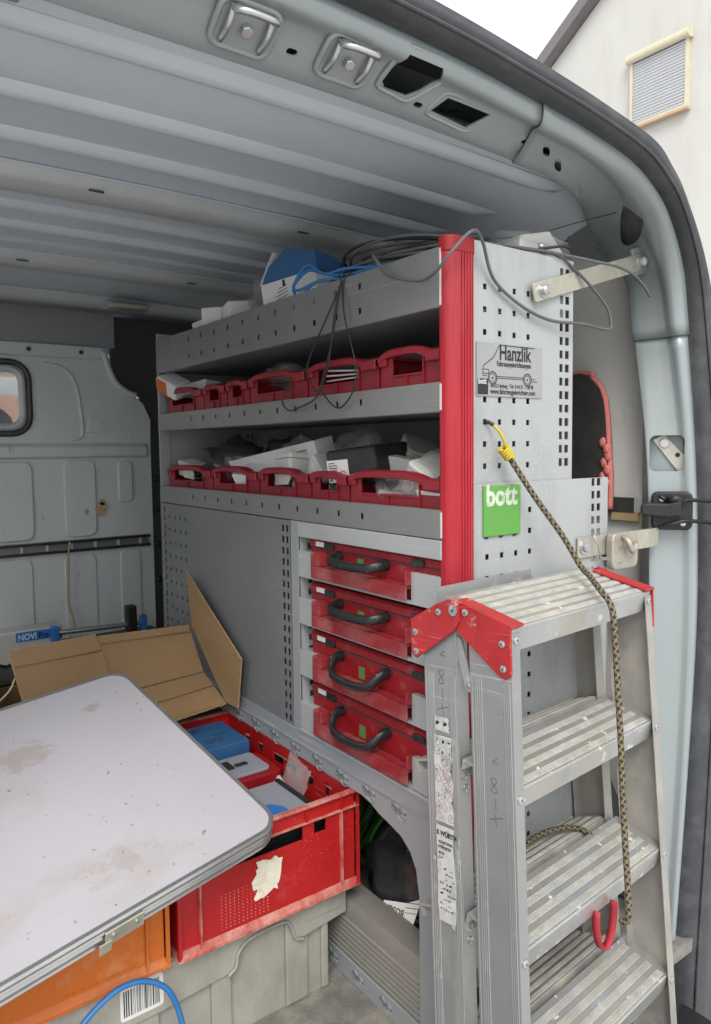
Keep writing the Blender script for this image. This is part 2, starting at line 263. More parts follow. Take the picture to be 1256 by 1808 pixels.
# ------------------------------------------------------------------ mesh helpers
class MB:
    def __init__(s): s.v = []; s.f = []; s.uv = []; s.has_uv = False
    def add(s, vs_, fs_, uvs=None):
        k = len(s.v); s.v += [Vector(p) for p in vs_]; s.f += [[i + k for i in f] for f in fs_]
        if uvs: s.has_uv = True; s.uv += uvs
        else: s.uv += [None] * len(fs_)
        return s
    def box(s, x0, x1, y0, y1, z0, z1, mat=None):
        p = [(x, y, z) for z in (z0, z1) for y in (y0, y1) for x in (x0, x1)]
        if mat is not None: p = [mat @ Vector(q) for q in p]
        return s.add(p, [(0, 2, 3, 1), (4, 5, 7, 6), (0, 1, 5, 4), (2, 6, 7, 3), (0, 4, 6, 2), (1, 3, 7, 5)])
    def prism(s, pts, axis, a, b, mat=None):
        n = len(pts)
        def mk(p, t): return ((t, p[0], p[1]), (p[0], t, p[1]), (p[0], p[1], t))[axis]
        vv = [mk(p, a) for p in pts] + [mk(p, b) for p in pts]
        if mat is not None: vv = [mat @ Vector(q) for q in vv]
        ff = [list(range(n)), list(range(2 * n - 1, n - 1, -1))] + [(i, i + n, (i + 1) % n + n, (i + 1) % n) for i in range(n)]
        return s.add(vv, ff)
    def tube(s, pts, r, n=8, closed=False, caps=True, uv=False, flat=1.0):
        pts = [Vector(p) for p in pts]; m = len(pts)
        rad = r if isinstance(r, (list, tuple)) else [r] * m
        tans = []
        for i in range(m):
            a = pts[(i - 1) % m] if (closed or i > 0) else pts[0]
            c = pts[(i + 1) % m] if (closed or i < m - 1) else pts[-1]
            t = (c - a); tans.append(t.normalized() if t.length > 1e-9 else Vector((0, 0, 1)))
        up = Vector((0, 0, 1)) if abs(tans[0].z) < 0.9 else Vector((1, 0, 0))
        nrm = (up - tans[0] * up.dot(tans[0])).normalized()
        vv = []; L = [0.0]
        for i in range(m):
            if i:
                nrm = nrm - tans[i] * nrm.dot(tans[i])
                nrm = nrm.normalized() if nrm.length > 1e-6 else tans[i].orthogonal().normalized()
                L.append(L[-1] + (pts[i] - pts[i - 1]).length)
            bi = tans[i].cross(nrm)
            for k in range(n):
                an = 2 * math.pi * k / n
                vv.append(pts[i] + (nrm * math.cos(an) + bi * math.sin(an) * flat) * rad[i])
        ff = []; uvs = []
        for i in range(m if closed else m - 1):
            j = (i + 1) % m
            for k in range(n):
                k2 = (k + 1) % n
                ff.append((i * n + k, i * n + k2, j * n + k2, j * n + k))
                if uv: uvs.append([(k / n, L[i]), ((k + 1) / n, L[i]), ((k + 1) / n, L[j]), (k / n, L[j])])
        if caps and not closed:
            ff.append(list(range(n - 1, -1, -1))); ff.append([(m - 1) * n + k for k in range(n)])
            if uv: uvs += [[(0, 0)] * n, [(0, 0)] * n]
        return s.add(vv, ff, uvs if uv else None)
    def cyl(s, p0, p1, r, n=16, r1=None): return s.tube([p0, p1], [r, r if r1 is None else r1], n)
    def loft(s, rows, closed_u=False, cap=False):
        n = len(rows[0]); m = len(rows); vv = [p for r_ in rows for p in r_]; ff = []
        for i in range(m - 1):
            for k in range(n if closed_u else n - 1):
                k2 = (k + 1) % n
                ff.append((i * n + k, i * n + k2, (i + 1) * n + k2, (i + 1) * n + k))
        if cap: ff.append(list(range(n - 1, -1, -1))); ff.append([(m - 1) * n + k for k in range(n)])
        return s.add(vv, ff)
    def ball(s, c, rx, ry, rz, nu=14, nv=8, fn=None):
        rows = []
        for i in range(nv + 1):
            th = math.pi * (0.0001 + 0.9998 * i / nv); row = []
            for k in range(nu):
                ph = 2 * math.pi * k / nu
                d = Vector((math.sin(th) * math.cos(ph), math.sin(th) * math.sin(ph), math.cos(th)))
                q = fn(d) if fn else 1.0
                row.append(Vector(c) + Vector((d.x * rx * q, d.y * ry * q, d.z * rz * q)))
            rows.append(row)
        return s.loft(rows, True, True)
    def perf(s, O, U, V, u0, u1, v0, v1, holes, clip=None):
        """flat plate in the plane O + uU + vV with rectangular holes (uc, vc, w, h)"""
        O, U, V = Vector(O), Vector(U), Vector(V)
        us = {round(u0, 5), round(u1, 5)}; vs_ = {round(v0, 5), round(v1, 5)}
        for (a, b, w, h) in holes:
            us |= {round(a - w / 2, 5), round(a + w / 2, 5)}; vs_ |= {round(b - h / 2, 5), round(b + h / 2, 5)}
        us = sorted(x for x in us if u0 - 1e-6 <= x <= u1 + 1e-6); vs_ = sorted(x for x in vs_ if v0 - 1e-6 <= x <= v1 + 1e-6)
        idx = {}
        vv = []; ff = []
        def vid(i, j):
            if (i, j) not in idx: idx[(i, j)] = len(vv); vv.append(O + U * us[i] + V * vs_[j])
            return idx[(i, j)]
        for i in range(len(us) - 1):
            for j in range(len(vs_) - 1):
                cu, cv = (us[i] + us[i + 1]) / 2, (vs_[j] + vs_[j + 1]) / 2
                if any(abs(cu - a) < w / 2 and abs(cv - b) < h / 2 for (a, b, w, h) in holes): continue
                if clip and not clip(cu, cv): continue
                ff.append((vid(i, j), vid(i + 1, j), vid(i + 1, j + 1), vid(i, j + 1)))
        return s.add(vv, ff)
    def build(s, name, mat, parent=None, bevel=0.0, seg=2, smooth=False, solid=0.0, off=0.0, sub=0, local=False, angle=35, disp=None):
        me = bpy.data.meshes.new(name)
        vv = s.v
        if parent is not None and not local:
            w = Vector((0, 0, 0)); q = parent
            while q is not None: w += Vector(q.location); q = q.parent
            vv = [p - w for p in vv]
        me.from_pydata([tuple(p) for p in vv], [], s.f)
        if s.has_uv:
            ul = me.uv_layers.new(name='uv'); k = 0
            for p, uvv in zip(me.polygons, s.uv):
                for q in range(p.loop_total): ul.data[p.loop_start + q].uv = uvv[q] if uvv else (0, 0)
        else:
            bm = bmesh.new(); bm.from_mesh(me); bmesh.ops.recalc_face_normals(bm, faces=bm.faces); bm.to_mesh(me); bm.free()
        me.materials.append(mat)
        o = bpy.data.objects.new(name, me); col.objects.link(o)
        if parent is not None: o.parent = parent
        if smooth:
            for p in me.polygons: p.use_smooth = True
            if smooth != 'all':
                try: me.set_sharp_from_angle(angle=R(angle))
                except Exception: pass
        if sub:
            md = o.modifiers.new('sub', 'SUBSURF'); md.levels = sub; md.render_levels = sub
        if solid:
            md = o.modifiers.new('solid', 'SOLIDIFY'); md.thickness = solid; md.offset = off
        if bevel:
            md = o.modifiers.new('bevel', 'BEVEL'); md.width = bevel; md.segments = seg; md.limit_method = 'ANGLE'; md.angle_limit = R(40)
            md.harden_normals = False
        return o
def empty(name, loc, label=None, cat=None, group=None, rot=None):
    o = bpy.data.objects.new(name, None); col.objects.link(o); o.location = loc
    o.empty_display_size = 0.05
    if rot: o.rotation_euler = rot
    if label: tag(o, label, cat, group)
    return o
def tag(o, label=None, cat=None, group=None, kind=None):
    if label: o['label'] = label
    if cat: o['category'] = cat
    if group: o['group'] = group
    if kind: o['kind'] = kind
    return o
def rrect(w, h, r, n=4, cx=0, cy=0):
    pts = []
    for (sx, sy, a0) in ((1, 1, 0), (-1, 1, 90), (-1, -1, 180), (1, -1, 270)):
        for k in range(n + 1):
            a = R(a0 + 90 * k / n)
            pts.append((cx + sx * (w / 2 - r) + r * math.cos(a), cy + sy * (h / 2 - r) + r * math.sin(a)))
    return pts
def spline(pts, n=8, closed=False):
    P = [Vector(p) for p in pts]; out = []; m = len(P)
    for i in range(m if closed else m - 1):
        p0 = P[(i - 1) % m] if (closed or i > 0) else P[0] * 2 - P[1]
        p1 = P[i]; p2 = P[(i + 1) % m]
        p3 = P[(i + 2) % m] if (closed or i + 2 < m) else P[-1] * 2 - P[-2]
        for k in range(n):
            t = k / n
            out.append(0.5 * ((2 * p1) + (p2 - p0) * t + (2 * p0 - 5 * p1 + 4 * p2 - p3) * t * t + (3 * p1 - p0 - 3 * p2 + p3) * t ** 3))
    if not closed: out.append(P[-1].copy())
    return out
def frame(O, U, V):
    U = Vector(U).normalized(); V = Vector(V); V = (V - U * V.dot(U)).normalized(); N = U.cross(V)
    m = Matrix.Identity(4)
    for i in range(3): m[i][0], m[i][1], m[i][2], m[i][3] = U[i], V[i], N[i], O[i]
    return m
def bake(o):
    """apply modifiers of a freshly built object"""
    dg = bpy.context.evaluated_depsgraph_get(); dg.update()
    me = bpy.data.meshes.new_from_object(o.evaluated_get(dg)); o.modifiers.clear(); o.data = me; me.name = o.name
    return o
def cut(o, cutter_mbs):
    """boolean-cut openings into o; cutters are removed again"""
    tmp = []
    for mb in cutter_mbs:
        c = mb.build('cutter', dark_void); tmp.append(c)
        md = o.modifiers.new('cut', 'BOOLEAN'); md.operation = 'DIFFERENCE'; md.object = c; md.solver = 'EXACT'
    bpy.context.view_layer.update(); bake(o)
    for c in tmp: bpy.data.objects.remove(c, do_unlink=True)
    return o
def text(body, size, mtx, mat, parent, name='lettering', align='LEFT', ext=0.0002, bold=0.0, sx=1.0, sy=1.0, shear=0.0, space=1.0, local=False):
    cu = bpy.data.curves.new('txt', 'FONT'); cu.body = body; cu.size = size; cu.align_x = align; cu.extrude = ext
    cu.offset = bold; cu.shear = shear; cu.space_character = space; cu.resolution_u = 3
    t = bpy.data.objects.new('txt', cu); col.objects.link(t)
    bpy.context.view_layer.update()
    dg = bpy.context.evaluated_depsgraph_get()
    me = bpy.data.meshes.new_from_object(t.evaluated_get(dg))
    bpy.data.objects.remove(t, do_unlink=True)
    me.name = name
    me.transform(Matrix.Diagonal((sx, sy, 1, 1))); me.transform(mtx)
    if parent is not None and not local:
        w = Vector((0, 0, 0)); q = parent
        while q is not None: w += Vector(q.location); q = q.parent
        me.transform(Matrix.Translation(-w))
    me.materials.clear(); me.materials.append(mat)
    o = bpy.data.objects.new(name, me); col.objects.link(o); o.parent = parent
    return o
def crumple(d, seed, k=1.6, amp=0.35):
    return 1.0 + amp * mnoise.noise(Vector((d.x * k + seed, d.y * k, d.z * k))) + amp * 0.5 * mnoise.noise(Vector((d.x * 4 * k, d.y * 4 * k + seed, d.z * 4 * k)))

# ================================================================== SETTING: ground, house
g = MB().add([(-90, -90, -0.62), (90, -90, -0.62), (90, 90, -0.62), (-90, 90, -0.62)], [(0, 1, 2, 3)]).build('ground', asphalt)
tag(g, 'pale paved yard ground around the van', 'ground', kind='structure')

HX = 10.0                                              # gable wall parallel to the van's side
house = empty('house', (HX, 2.0, -0.62), 'cream rendered house gable with a shuttered window beside the van', 'house')
def verge(y): return 8.42 - 0.67 * (y - 6.875)
ridge_y = 1.5; zr = verge(ridge_y); ye = 12.5; yw = 2 * ridge_y - ye
MB().prism([(yw, -0.62), (ye, -0.62), (ye, verge(ye)), (ridge_y, zr), (yw, verge(ye))], 0, HX, HX + 9).build('wall', plaster, house)
for sgn in (1, -1):
    pts = [(ridge_y, zr + 0.02), (ridge_y + sgn * (ye + 0.5 - ridge_y), verge(ye + 0.5) + 0.02), (ridge_y + sgn * (ye + 0.5 - ridge_y), verge(ye + 0.5) + 0.24), (ridge_y, zr + 0.26)]
    MB().prism(pts, 0, HX - 0.22, HX + 9.2).build('roof', roof_tile, house)
wy0, wy1, wz0, wz1 = 5.28, 6.25, 6.13, 7.20
win = MB().perf((HX - 0.03, 0, 0), (0, 1, 0), (0, 0, 1), wy0, wy1, wz0, wz1, [((wy0 + wy1) / 2, (wz0 + wz1) / 2 - 0.02, wy1 - wy0 - 0.09, wz1 - wz0 - 0.13)]).build('window', frame_ochre, house, solid=0.09)
sh = MB()
nsl = 20; z0s, z1s = wz0 + 0.05, wz1 - 0.08
for i in range(nsl):
    za = z0s + (z1s - z0s) * i / nsl; zb = z0s + (z1s - z0s) * (i + 0.97) / nsl
    sh.prism([(HX - 0.02, za), (HX - 0.055, za + 0.003), (HX - 0.066, (za + zb) / 2), (HX - 0.055, zb - 0.003), (HX - 0.02, zb)], 1, wy0 + 0.05, wy1 - 0.05)
tag(sh.build('shutter_slat', shutter_mat, win), kind='stuff')
bx = MB().prism(rrect(0.15, 0.13, 0.05, 4, HX - 0.075, wz1 - 0.02), 1, wy0 - 0.04, wy1 + 0.04); bx.build('shutter_box', frame_ochre, win, smooth=True)
MB().box(HX - 0.11, HX, wy0 - 0.01, wy1 + 0.01, wz0 - 0.04, wz0 - 0.002).build('sill', frame_brown, win)

bh = empty('brick_house', (-2.0, 24.0, -0.62), 'red brick house seen through the window of the bulkhead', 'house')
MB().box(-12, 7, 24, 32, -0.62, 5.0).build('wall', brick_red, bh)
MB().prism([(23.5, 5.0), (32.5, 5.0), (28, 8.5)], 0, -12.4, 7.4).build('roof', roof_tile, bh)
for k in range(4):
    w = MB().box(-10 + 4 * k, -8.6 + 4 * k, 23.95, 24.05, 1.0, 2.6).build('window', white_plastic, bh)

# ================================================================== VAN
van = empty('cargo_van', (-0.23, 0.9, -0.62), 'silver grey cargo van seen through its open rear doorway', 'van')
INN = [(-0.63, -0.005, 1.590), (-0.45, -0.005, 1.591), (-0.16, -0.005, 1.592), (0.17, 0.0, 1.585), (0.30, 0.01, 1.582), (0.47, 0.078, 1.588), (0.56, 0.128, 1.574),
       (0.61, 0.128, 1.541), (0.63, 0.08, 1.453), (0.63, 0.058, 1.318), (0.63, 0.023, 1.048), (0.63, 0.012, 0.698), (0.62, 0.0, 0.35), (0.60, 0.0, 0.0), (0.59, 0.0, -0.28)]
OUT = [(-0.63, -0.10, 1.664), (-0.45, -0.10, 1.661), (-0.091, -0.100, 1.651), (0.129, -0.100, 1.632), (0.252, -0.095, 1.622), (0.383, -0.085, 1.607), (0.467, -0.078, 1.581),
       (0.539, -0.070, 1.540), (0.611, -0.060, 1.452), (0.659, -0.050, 1.320), (0.704, -0.050, 1.046), (0.721, -0.050, 0.721), (0.691, -0.050, 0.331), (0.653, -0.050, -0.048), (0.64, -0.05, -0.28)]
SEA = [(-0.63, -0.13, 1.697), (-0.45, -0.13, 1.693), (-0.135, -0.130, 1.683), (0.103, -0.130, 1.663), (0.264, -0.125, 1.648), (0.407, -0.115, 1.633), (0.473, -0.108, 1.607),
       (0.537, -0.100, 1.567), (0.632, -0.090, 1.461), (0.706, -0.080, 1.308), (0.755, -0.080, 1.045), (0.782, -0.080, 0.717), (0.781, -0.080, 0.316), (0.765, -0.080, -0.080), (0.76, -0.08, -0.28)]
XC = -0.23
NS = 8
inn = spline(INN, NS); out = spline(OUT, NS); sea = spline(SEA, NS)
def mir(L): return [Vector((2 * XC - p.x, p.y, p.z)) for p in L]
def frame_rows(a, b, inn_, out_, lift=0.0, flip=1):
    rows = []
    for i in range(a, b + 1):
        I, O = inn_[i], out_[i]
        j = min(i + 1, len(inn_) - 1); k = max(i - 1, 0)
        tan = (inn_[j] - inn_[k] + out_[j] - out_[k]).normalized()
        w = (O - I); nrm = tan.cross(w).normalized() * flip
        c = Vector((XC, -0.05, 0.85)) - (I + O) / 2
        if nrm.dot(c) < 0: nrm = -nrm
        row = [I - nrm * 0.05 + w * 0.02]
        for t, d in ((0.0, 0.0), (0.03, 0.002), (0.15, 0.003), (0.4, 0.004), (0.6, 0.004), (0.66, 0.006), (0.72, 0.012), (0.79, 0.016), (0.86, 0.015), (0.93, 0.008), (1.0, -0.004)):
            row.append(I + w * t + nrm * (d + lift))
        rows.append(row)
    return rows
def ray_cutter(p, shape, depth=0.07):
    """opening cut square to the line from the doorway's middle through p"""
    d = (Vector(p) - Vector((-0.83, -0.89, 1.09))).normalized()
    m_ = frame(p, Vector((0, 0, 1)).cross(d) * -1, Vector((0, 0, 1)))
    return MB().prism(shape, 2, -depth, depth, m_)
header = MB().loft(frame_rows(0, 24, inn, out)).build('header_panel', van_paint, van, smooth=True, solid=0.003, off=-1, angle=50)
def hdr_m(x, y):    # frame lying on the sloping header skin: u along the van's width, v to the rear, n down and out
    return frame((x, y, 1.592 + (y + 0.005) / -0.095 * 0.055), (1, 0, 0), (0, -0.095, 0.057))
cut(header, [MB().prism([(-0.050, -0.006), (-0.036, 0.022), (0.054, 0.022), (0.030, -0.012)], 2, -0.05, 0.05, hdr_m(0.0, -0.034)),
             MB().prism([(-0.036, -0.006), (-0.026, -0.014), (0.014, -0.014), (0.030, 0.0), (0.048, 0.026), (0.036, 0.046), (-0.026, 0.046)], 2, -0.05, 0.05, hdr_m(-0.118, -0.048))]
    + [MB().prism(rrect(0.016, 0.009, 0.004, 3), 2, -0.05, 0.05, hdr_m(x, y)) for (x, y) in ((0.155, -0.034), (-0.301, -0.038), (-0.076, -0.03))])
MB().box(-0.25, 0.10, -0.10, 0.0, 1.672, 1.676).build('header_shade_sheet', dark_void, van)  # dark sheet above the cut openings, their inner shade put into its colour
for ring, mm in (([(-0.058, -0.012), (-0.044, 0.029), (0.064, 0.029), (0.038, -0.020)], hdr_m(0.0, -0.034)), ([(-0.044, -0.014), (0.020, -0.022), (0.056, 0.024), (0.042, 0.053), (-0.034, 0.053)], hdr_m(-0.118, -0.048))):
    pts = []
    for i in range(len(ring)):
        A, B = Vector(ring[i]), Vector(ring[(i + 1) % len(ring)])
        pts += [mm @ Vector((*(A.lerp(B, f)), 0.0035)) for f in (0.12, 0.5, 0.88)]
    MB().tube(spline(pts, 3, True), 0.0035, 8, True).build('pressed_rim', van_paint, van, smooth='all')
corner = MB().loft(frame_rows(24, 72, inn, out, 0.0015)).build('corner_panel', van_paint, van, smooth=True, solid=0.003, off=-1, angle=50)
cut(corner, [ray_cutter((0.570, 0.030, 1.546), rrect(0.044, 0.062, 0.021, 6))] +
    [ray_cutter(p, rrect(0.012, 0.008, 0.0035, 3)) for p in ((0.243, -0.013, 1.595), (0.289, -0.002, 1.587), (0.353, -0.002, 1.581))])
pillar = MB().loft(frame_rows(72, len(inn) - 1, inn, out)).build('pillar_panel', van_paint, van, smooth=True, solid=0.003, off=-1, angle=50)
cut(pillar, [ray_cutter((0.661, -0.004, 1.071), rrect(0.070, 0.078, 0.013, 4), 0.06)])
# mirrored left side of the doorway
MB().loft(frame_rows(24, 72, mir(inn), mir(out), 0.0015)).build('corner_panel', van_paint, van, smooth=True, solid=0.003, off=-1, angle=50)
MB().loft(frame_rows(72, len(inn) - 1, mir(inn), mir(out))).build('pillar_panel', van_paint, van, smooth=True, solid=0.003, off=-1, angle=50)
# raised gusset round the oval opening, raised rim round the square opening
def ray_ring(p, w, h, r, tube_r, push):
    d = (Vector(p) - Vector((-0.83, -0.89, 1.09))).normalized()
    m_ = frame(Vector(p) - d * push, Vector((0, 0, 1)).cross(d) * -1, Vector((0, 0, 1)))
    return [m_ @ Vector((a, b, 0)) for a, b in rrect(w, h, r, 6)]
# square opening: inner bracket
sq = MB(); d_ = Vector((0.83, 0.50, 0.0)).normalized()
m_sq = frame(Vector((0.661, -0.004, 1.071)) + d_ * 0.030, Vector((0, 0, 1)).cross(d_) * -1, Vector((0, 0, 1))) @ Matrix.Diagonal((1, 1, -1, 1))
brk = MB().box(-0.040, 0.046, -0.060, 0.060, 0.0, 0.004, m_sq).build('inner_bracket', van_paint, van)
MB().prism([(-0.03, 0.03), (-0.005, 0.042), (0.05, -0.02), (0.045, -0.05), (0.03, -0.05)], 2, -0.006, 0.0, m_sq).build('gusset_plate', galv, brk, bevel=0.001)
MB().cyl(m_sq @ Vector((-0.005, 0.022, -0.014)), m_sq @ Vector((-0.005, 0.022, 0)), 0.011, 6).build('bolt', steel, brk, bevel=0.001)
MB().cyl(m_sq @ Vector((0.022, -0.004, -0.0085)), m_sq @ Vector((0.022, -0.004, -0.006)), 0.005, 12).build('rivet_hole', ink, brk)
# weather strip
def seal_rows(o_, s_):
    rows = []
    for i in range(len(o_)):
        O, S = o_[i], s_[i]; w = (S - O); ov = Vector((w.x, 0, w.z)).normalized()
        rows.append([O + Vector((0, 0.03, 0)), O + Vector((0, -0.010, 0)), O + w * 0.25 + Vector((0, -0.022, 0)), O + w * 0.55 + Vector((0, -0.020, 0)), S + Vector((0, -0.008, 0)), S, S + ov * 0.004 + Vector((0, 0.02, 0)), S + Vector((0, 0.07, 0)) + ov * 0.002])
    return rows
MB().loft(seal_rows(out, sea)).build('weatherstrip', rubber, van, smooth='all')
MB().loft(seal_rows(mir(out)[24:], mir(sea)[24:])).build('weatherstrip', rubber, van, smooth='all')
# thin secondary lip of the seal
MB().tube([o_ * 0.7 + s_ * 0.3 + Vector((0, -0.024, 0)) for o_, s_ in zip(out, sea)], 0.0035, 6).build('seal_lip', rubber, van, smooth='all')
# outer skin
def skin(sg):
    rows = []
    for y, gx, gz in ((-0.04, 0.0, 0.0), (0.0, 0.035, 0.004), (0.08, 0.06, 0.008), (0.3, 0.08, 0.012), (2.0, 0.09, 0.012)):
        row = []
        for i in range(0, len(sea), 2):
            p = sea[i]; side = max(0.0, min(1.0, (p.x - 0.2) / 0.25))
            q = Vector((p.x + gx * side, y, p.z + gz * (1 - side)))
            row.append(q if sg > 0 else Vector((2 * XC - q.x, q.y, q.z)))
        rows.append(row)
    return rows
MB().loft(skin(1)).build('outer_skin', ext_paint, van, smooth='all', solid=0.002)
sk = skin(-1)
def cutdoor(mb, rows):   # unseen sliding-door opening, added in the left skin to let daylight in
    n = len(rows[0])
    mb.loft([[r[i] for i in range(0, 30)] for r in rows])
    mb.loft([[r[i] for i in range(29, n)] for r in rows[:4]])
    return mb
cutdoor(MB(), sk).build('outer_skin', ext_paint, van, smooth='all', solid=0.002)

# roof lining: arched sheet, turned down into the right wall
prof = [(-1.10, 1.50), (-1.04, 1.585), (-0.93, 1.618), (-0.6, 1.624), (-0.23, 1.627), (0.15, 1.624), (0.42, 1.617), (0.53, 1.603), (0.60, 1.575), (0.635, 1.545)]
pr = [Vector((x, 0, z)) for x, z in prof]; pr = spline(pr, 5)
MB().loft([[Vector((p.x, y, p.z - (0.02 * max(0, (y - 1.2) / 0.7)))) for p in pr] for y in (0.012, 0.4, 0.8, 1.2, 1.55, 1.95)]).build('roof_panel', roof_paint, van, smooth='all', solid=0.003)
def roof_z(x): return 1.627 - 0.012 * ((x + 0.23) / 0.65) ** 2
def roof_strip(name, y0, y1, drop, m, x0=-0.95, x1=0.43, slope=0.012, dz=0.0):
    rows = []
    for i in range(21):
        x = x0 + (x1 - x0) * i / 20; z = roof_z(x) - 0.0015 - dz; e = min(1.0, (x1 - x) / 0.08, (x - x0) / 0.08)
        e = max(0.0, e) ** 0.5
        prof_ = [(y0 - slope, 0.0), (y0 - slope * 0.3, drop * 0.75), (y0 + slope * 0.3, drop), (y1 - slope * 0.3, drop), (y1 + slope * 0.3, drop * 0.75), (y1 + slope, 0.0)]
        rows.append([Vector((x, a, z - b * e)) for a, b in prof_])
    return MB().loft(rows).build(name, m, van, smooth=True, angle=60)
for y in (0.098, 0.288, 0.452):
    roof_strip('roof_rib', y - 0.007, y + 0.009, 0.017, roof_paint, slope=0.011)
for y in (0.83, 0.98):
    roof_strip('roof_rib', y - 0.007, y + 0.009, 0.015, roof_paint, slope=0.011)
for y in (1.13, 1.48):
    roof_strip('roof_rib', y - 0.006, y + 0.008, 0.008, roof_paint, slope=0.014)
beams = []
for y0, y1, dz in ((0.605, 0.688, 0.0), (1.245, 1.335, 0.0), (1.66, 1.745, 0.012)):
    b_ = roof_strip('roof_beam', y0, y1, 0.026, beam_paint, slope=0.016, dz=dz, x0=-1.0, x1=0.50)
    beams.append(b_)
    for x in (-0.36, 0.12):
        MB().prism(rrect(0.03, 0.005, 0.002, 3, x, y0 - 0.004), 2, roof_z(x) - 0.027 - dz, roof_z(x) - 0.0245 - dz).build('slot', dark_void, b_)
    MB().tube([(x, y0 - 0.022, roof_z(x) - 0.004 - dz) for x in [-0.95 + 0.07 * k for k in range(20)]], 0.0025, 6).build('sealant_bead', roof_paint, b_, smooth='all')
# diagonal bracket near the front
MB().prism([(-0.02, 1.585), (0.11, 1.585), (0.12, 1.572), (-0.02, 1.567)], 1, 1.58, 1.64).build('roof_bracket', galv, van, bevel=0.003)
# lashing hooks under the header
for hx, hy in ((-0.222, -0.052), (-0.375, -0.047)):
    mm = hdr_m(hx, hy); X = lambda *q: mm @ Vector(q)
    pan = MB().tube([X(a_, b_, 0.004) for a_, b_ in rrect(0.080, 0.060, 0.014, 4)], 0.0045, 8, True).build('hook_recess', van_paint, van, smooth='all')
    MB().prism(rrect(0.074, 0.054, 0.01, 3), 2, 0.0045, 0.0065, mm).build('recess_plate', van_paint, pan)
    MB().cyl(X(0, 0, 0.0066), X(0, 0, 0.015), 0.008, 6).build('bolt', steel, pan, bevel=0.001)
    lp = spline([X(-0.025, 0.022, 0.008), X(-0.028, 0.027, 0.022), X(-0.015, 0.034, 0.032), X(0.015, 0.034, 0.032), X(0.028, 0.027, 0.022), X(0.025, 0.022, 0.008)], 6)
    MB().tube(lp, 0.0045, 8).build('wire_loop', steel, pan, smooth='all')
    for sx in (-1, 1):
        MB().tube(spline([X(sx * 0.027, -0.022, 0.008), X(sx * 0.027, 0, 0.014), X(sx * 0.027, 0.026, 0.009)], 4), 0.004, 8).build('spring_arm', steel, pan, smooth='all')

# rear doors swung right round against the sides
for sg, xd in ((1, 0.905), (-1, -1.365)):
    dr = MB().prism([(-0.02, -0.10), (0.74, -0.10), (0.74, 1.20), (0.66, 1.33), (0.10, 1.36), (-0.02, 1.20)], 0, xd - 0.03, xd + 0.03).build('rear_door', ext_paint, van, bevel=0.012, seg=3)
    MB().prism(rrect(0.50, 0.40, 0.05, 5, 0.36, 1.02), 0, xd + sg * 0.031, xd + sg * 0.034).build('door_window', glass, dr)
    MB().box(xd - sg * 0.02 - 0.012, xd - sg * 0.02 + 0.012, -0.06, -0.02, 0.30, 0.40).build('hinge', ext_paint, dr); MB().box(xd - sg * 0.02 - 0.012, xd - sg * 0.02 + 0.012, -0.06, -0.02, 1.02, 1.12).build('hinge', ext_paint, dr)
# floor, side walls, bumper
MB().box(-1.12, 0.68, -0.075, 1.95, -0.03, 0.0).build('load_floor', floor_mat, van)
sw = [(0.692, 0.0), (0.692, 0.9), (0.700, 1.15), (0.702, 1.26), (0.692, 1.41), (0.668, 1.50), (0.632, 1.552)]
MB().loft([[Vector((x, y, z)) for x, z in sw] for y in (0.0, 0.5, 1.0, 1.95)]).build('side_wall', side_paint, van, smooth=True, solid=0.003)
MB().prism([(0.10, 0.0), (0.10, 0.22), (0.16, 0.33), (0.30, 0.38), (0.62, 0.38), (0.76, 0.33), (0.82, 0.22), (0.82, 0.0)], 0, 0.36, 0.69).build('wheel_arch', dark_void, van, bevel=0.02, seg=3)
for zz in (0.0,):
    MB().box(-1.12, -1.105, 0.0, 0.32, 0.0, 1.5).build('side_wall', side_paint, van)
    MB().box(-1.12, -1.105, 1.42, 1.95, 0.0, 1.5).build('side_wall', side_paint, van)
MB().prism(rrect(0.28, 0.16, 0.03, 4, -0.22, -0.18), 0, -1.05, 0.60).build('rear_bumper', black_plastic, van, smooth=True)
for (wx, wy) in ((0.62, 0.46), (-1.08, 0.46), (0.62, 3.4), (-1.08, 3.4)):
    tyre = MB(); rows = []
    for a, r_ in ((-0.09, 0.2), (-0.1, 0.29), (-0.07, 0.33), (0.07, 0.33), (0.1, 0.29), (0.09, 0.2)):
        rows.append([Vector((wx + a, wy + r_ * math.cos(2 * math.pi * k / 32), -0.285 + r_ * math.sin(2 * math.pi * k / 32))) for k in range(32)])
    t_ = tyre.loft(rows, True, True).build('wheel', rubber, van, smooth=True)
# under-body
MB().box(-1.05, 0.6, -0.06, 3.9, -0.25, -0.04).build('underbody', dark_void, van)

# bulkhead
bk = MB().perf((0, 1.9, 0), (1, 0, 0), (0, 0, 1), -1.1, 0.225, 0.0, 1.13, []).build('bulkhead', bulk_paint, van, solid=0.004)
BY = 1.9
upper = [(-1.1, 1.13), (0.225, 1.13), (0.227, 1.21), (0.20, 1.27), (0.165, 1.305), (0.112, 1.328), (0.085, 1.36), (0.07, 1.40), (0.05, 1.468), (-0.3, 1.478), (-1.1, 1.478)]
up = MB().prism(upper, 1, BY - 0.002, BY + 0.004).build('upper_sheet', bulk_paint, bk)
wc = (-0.485, 1.28); cut(up, [MB().prism(rrect(0.53, 0.235, 0.055, 6, *wc), 1, 1.8, 2.0)])
fr = MB().tube([(a, BY - 0.006, b) for a, b in rrect(0.545, 0.25, 0.06, 6, *wc)], 0.011, 8, True).build('window_seal', rubber, bk, smooth='all')
MB().tube([(a, BY - 0.004, b) for a, b in rrect(0.50, 0.205, 0.045, 6, *wc)], 0.014, 8, True).build('window_frame', beam_paint, bk, smooth='all')
MB().prism(rrect(0.49, 0.195, 0.045, 6, *wc), 1, BY - 0.001, BY + 0.002).build('window_pane', glass, bk)
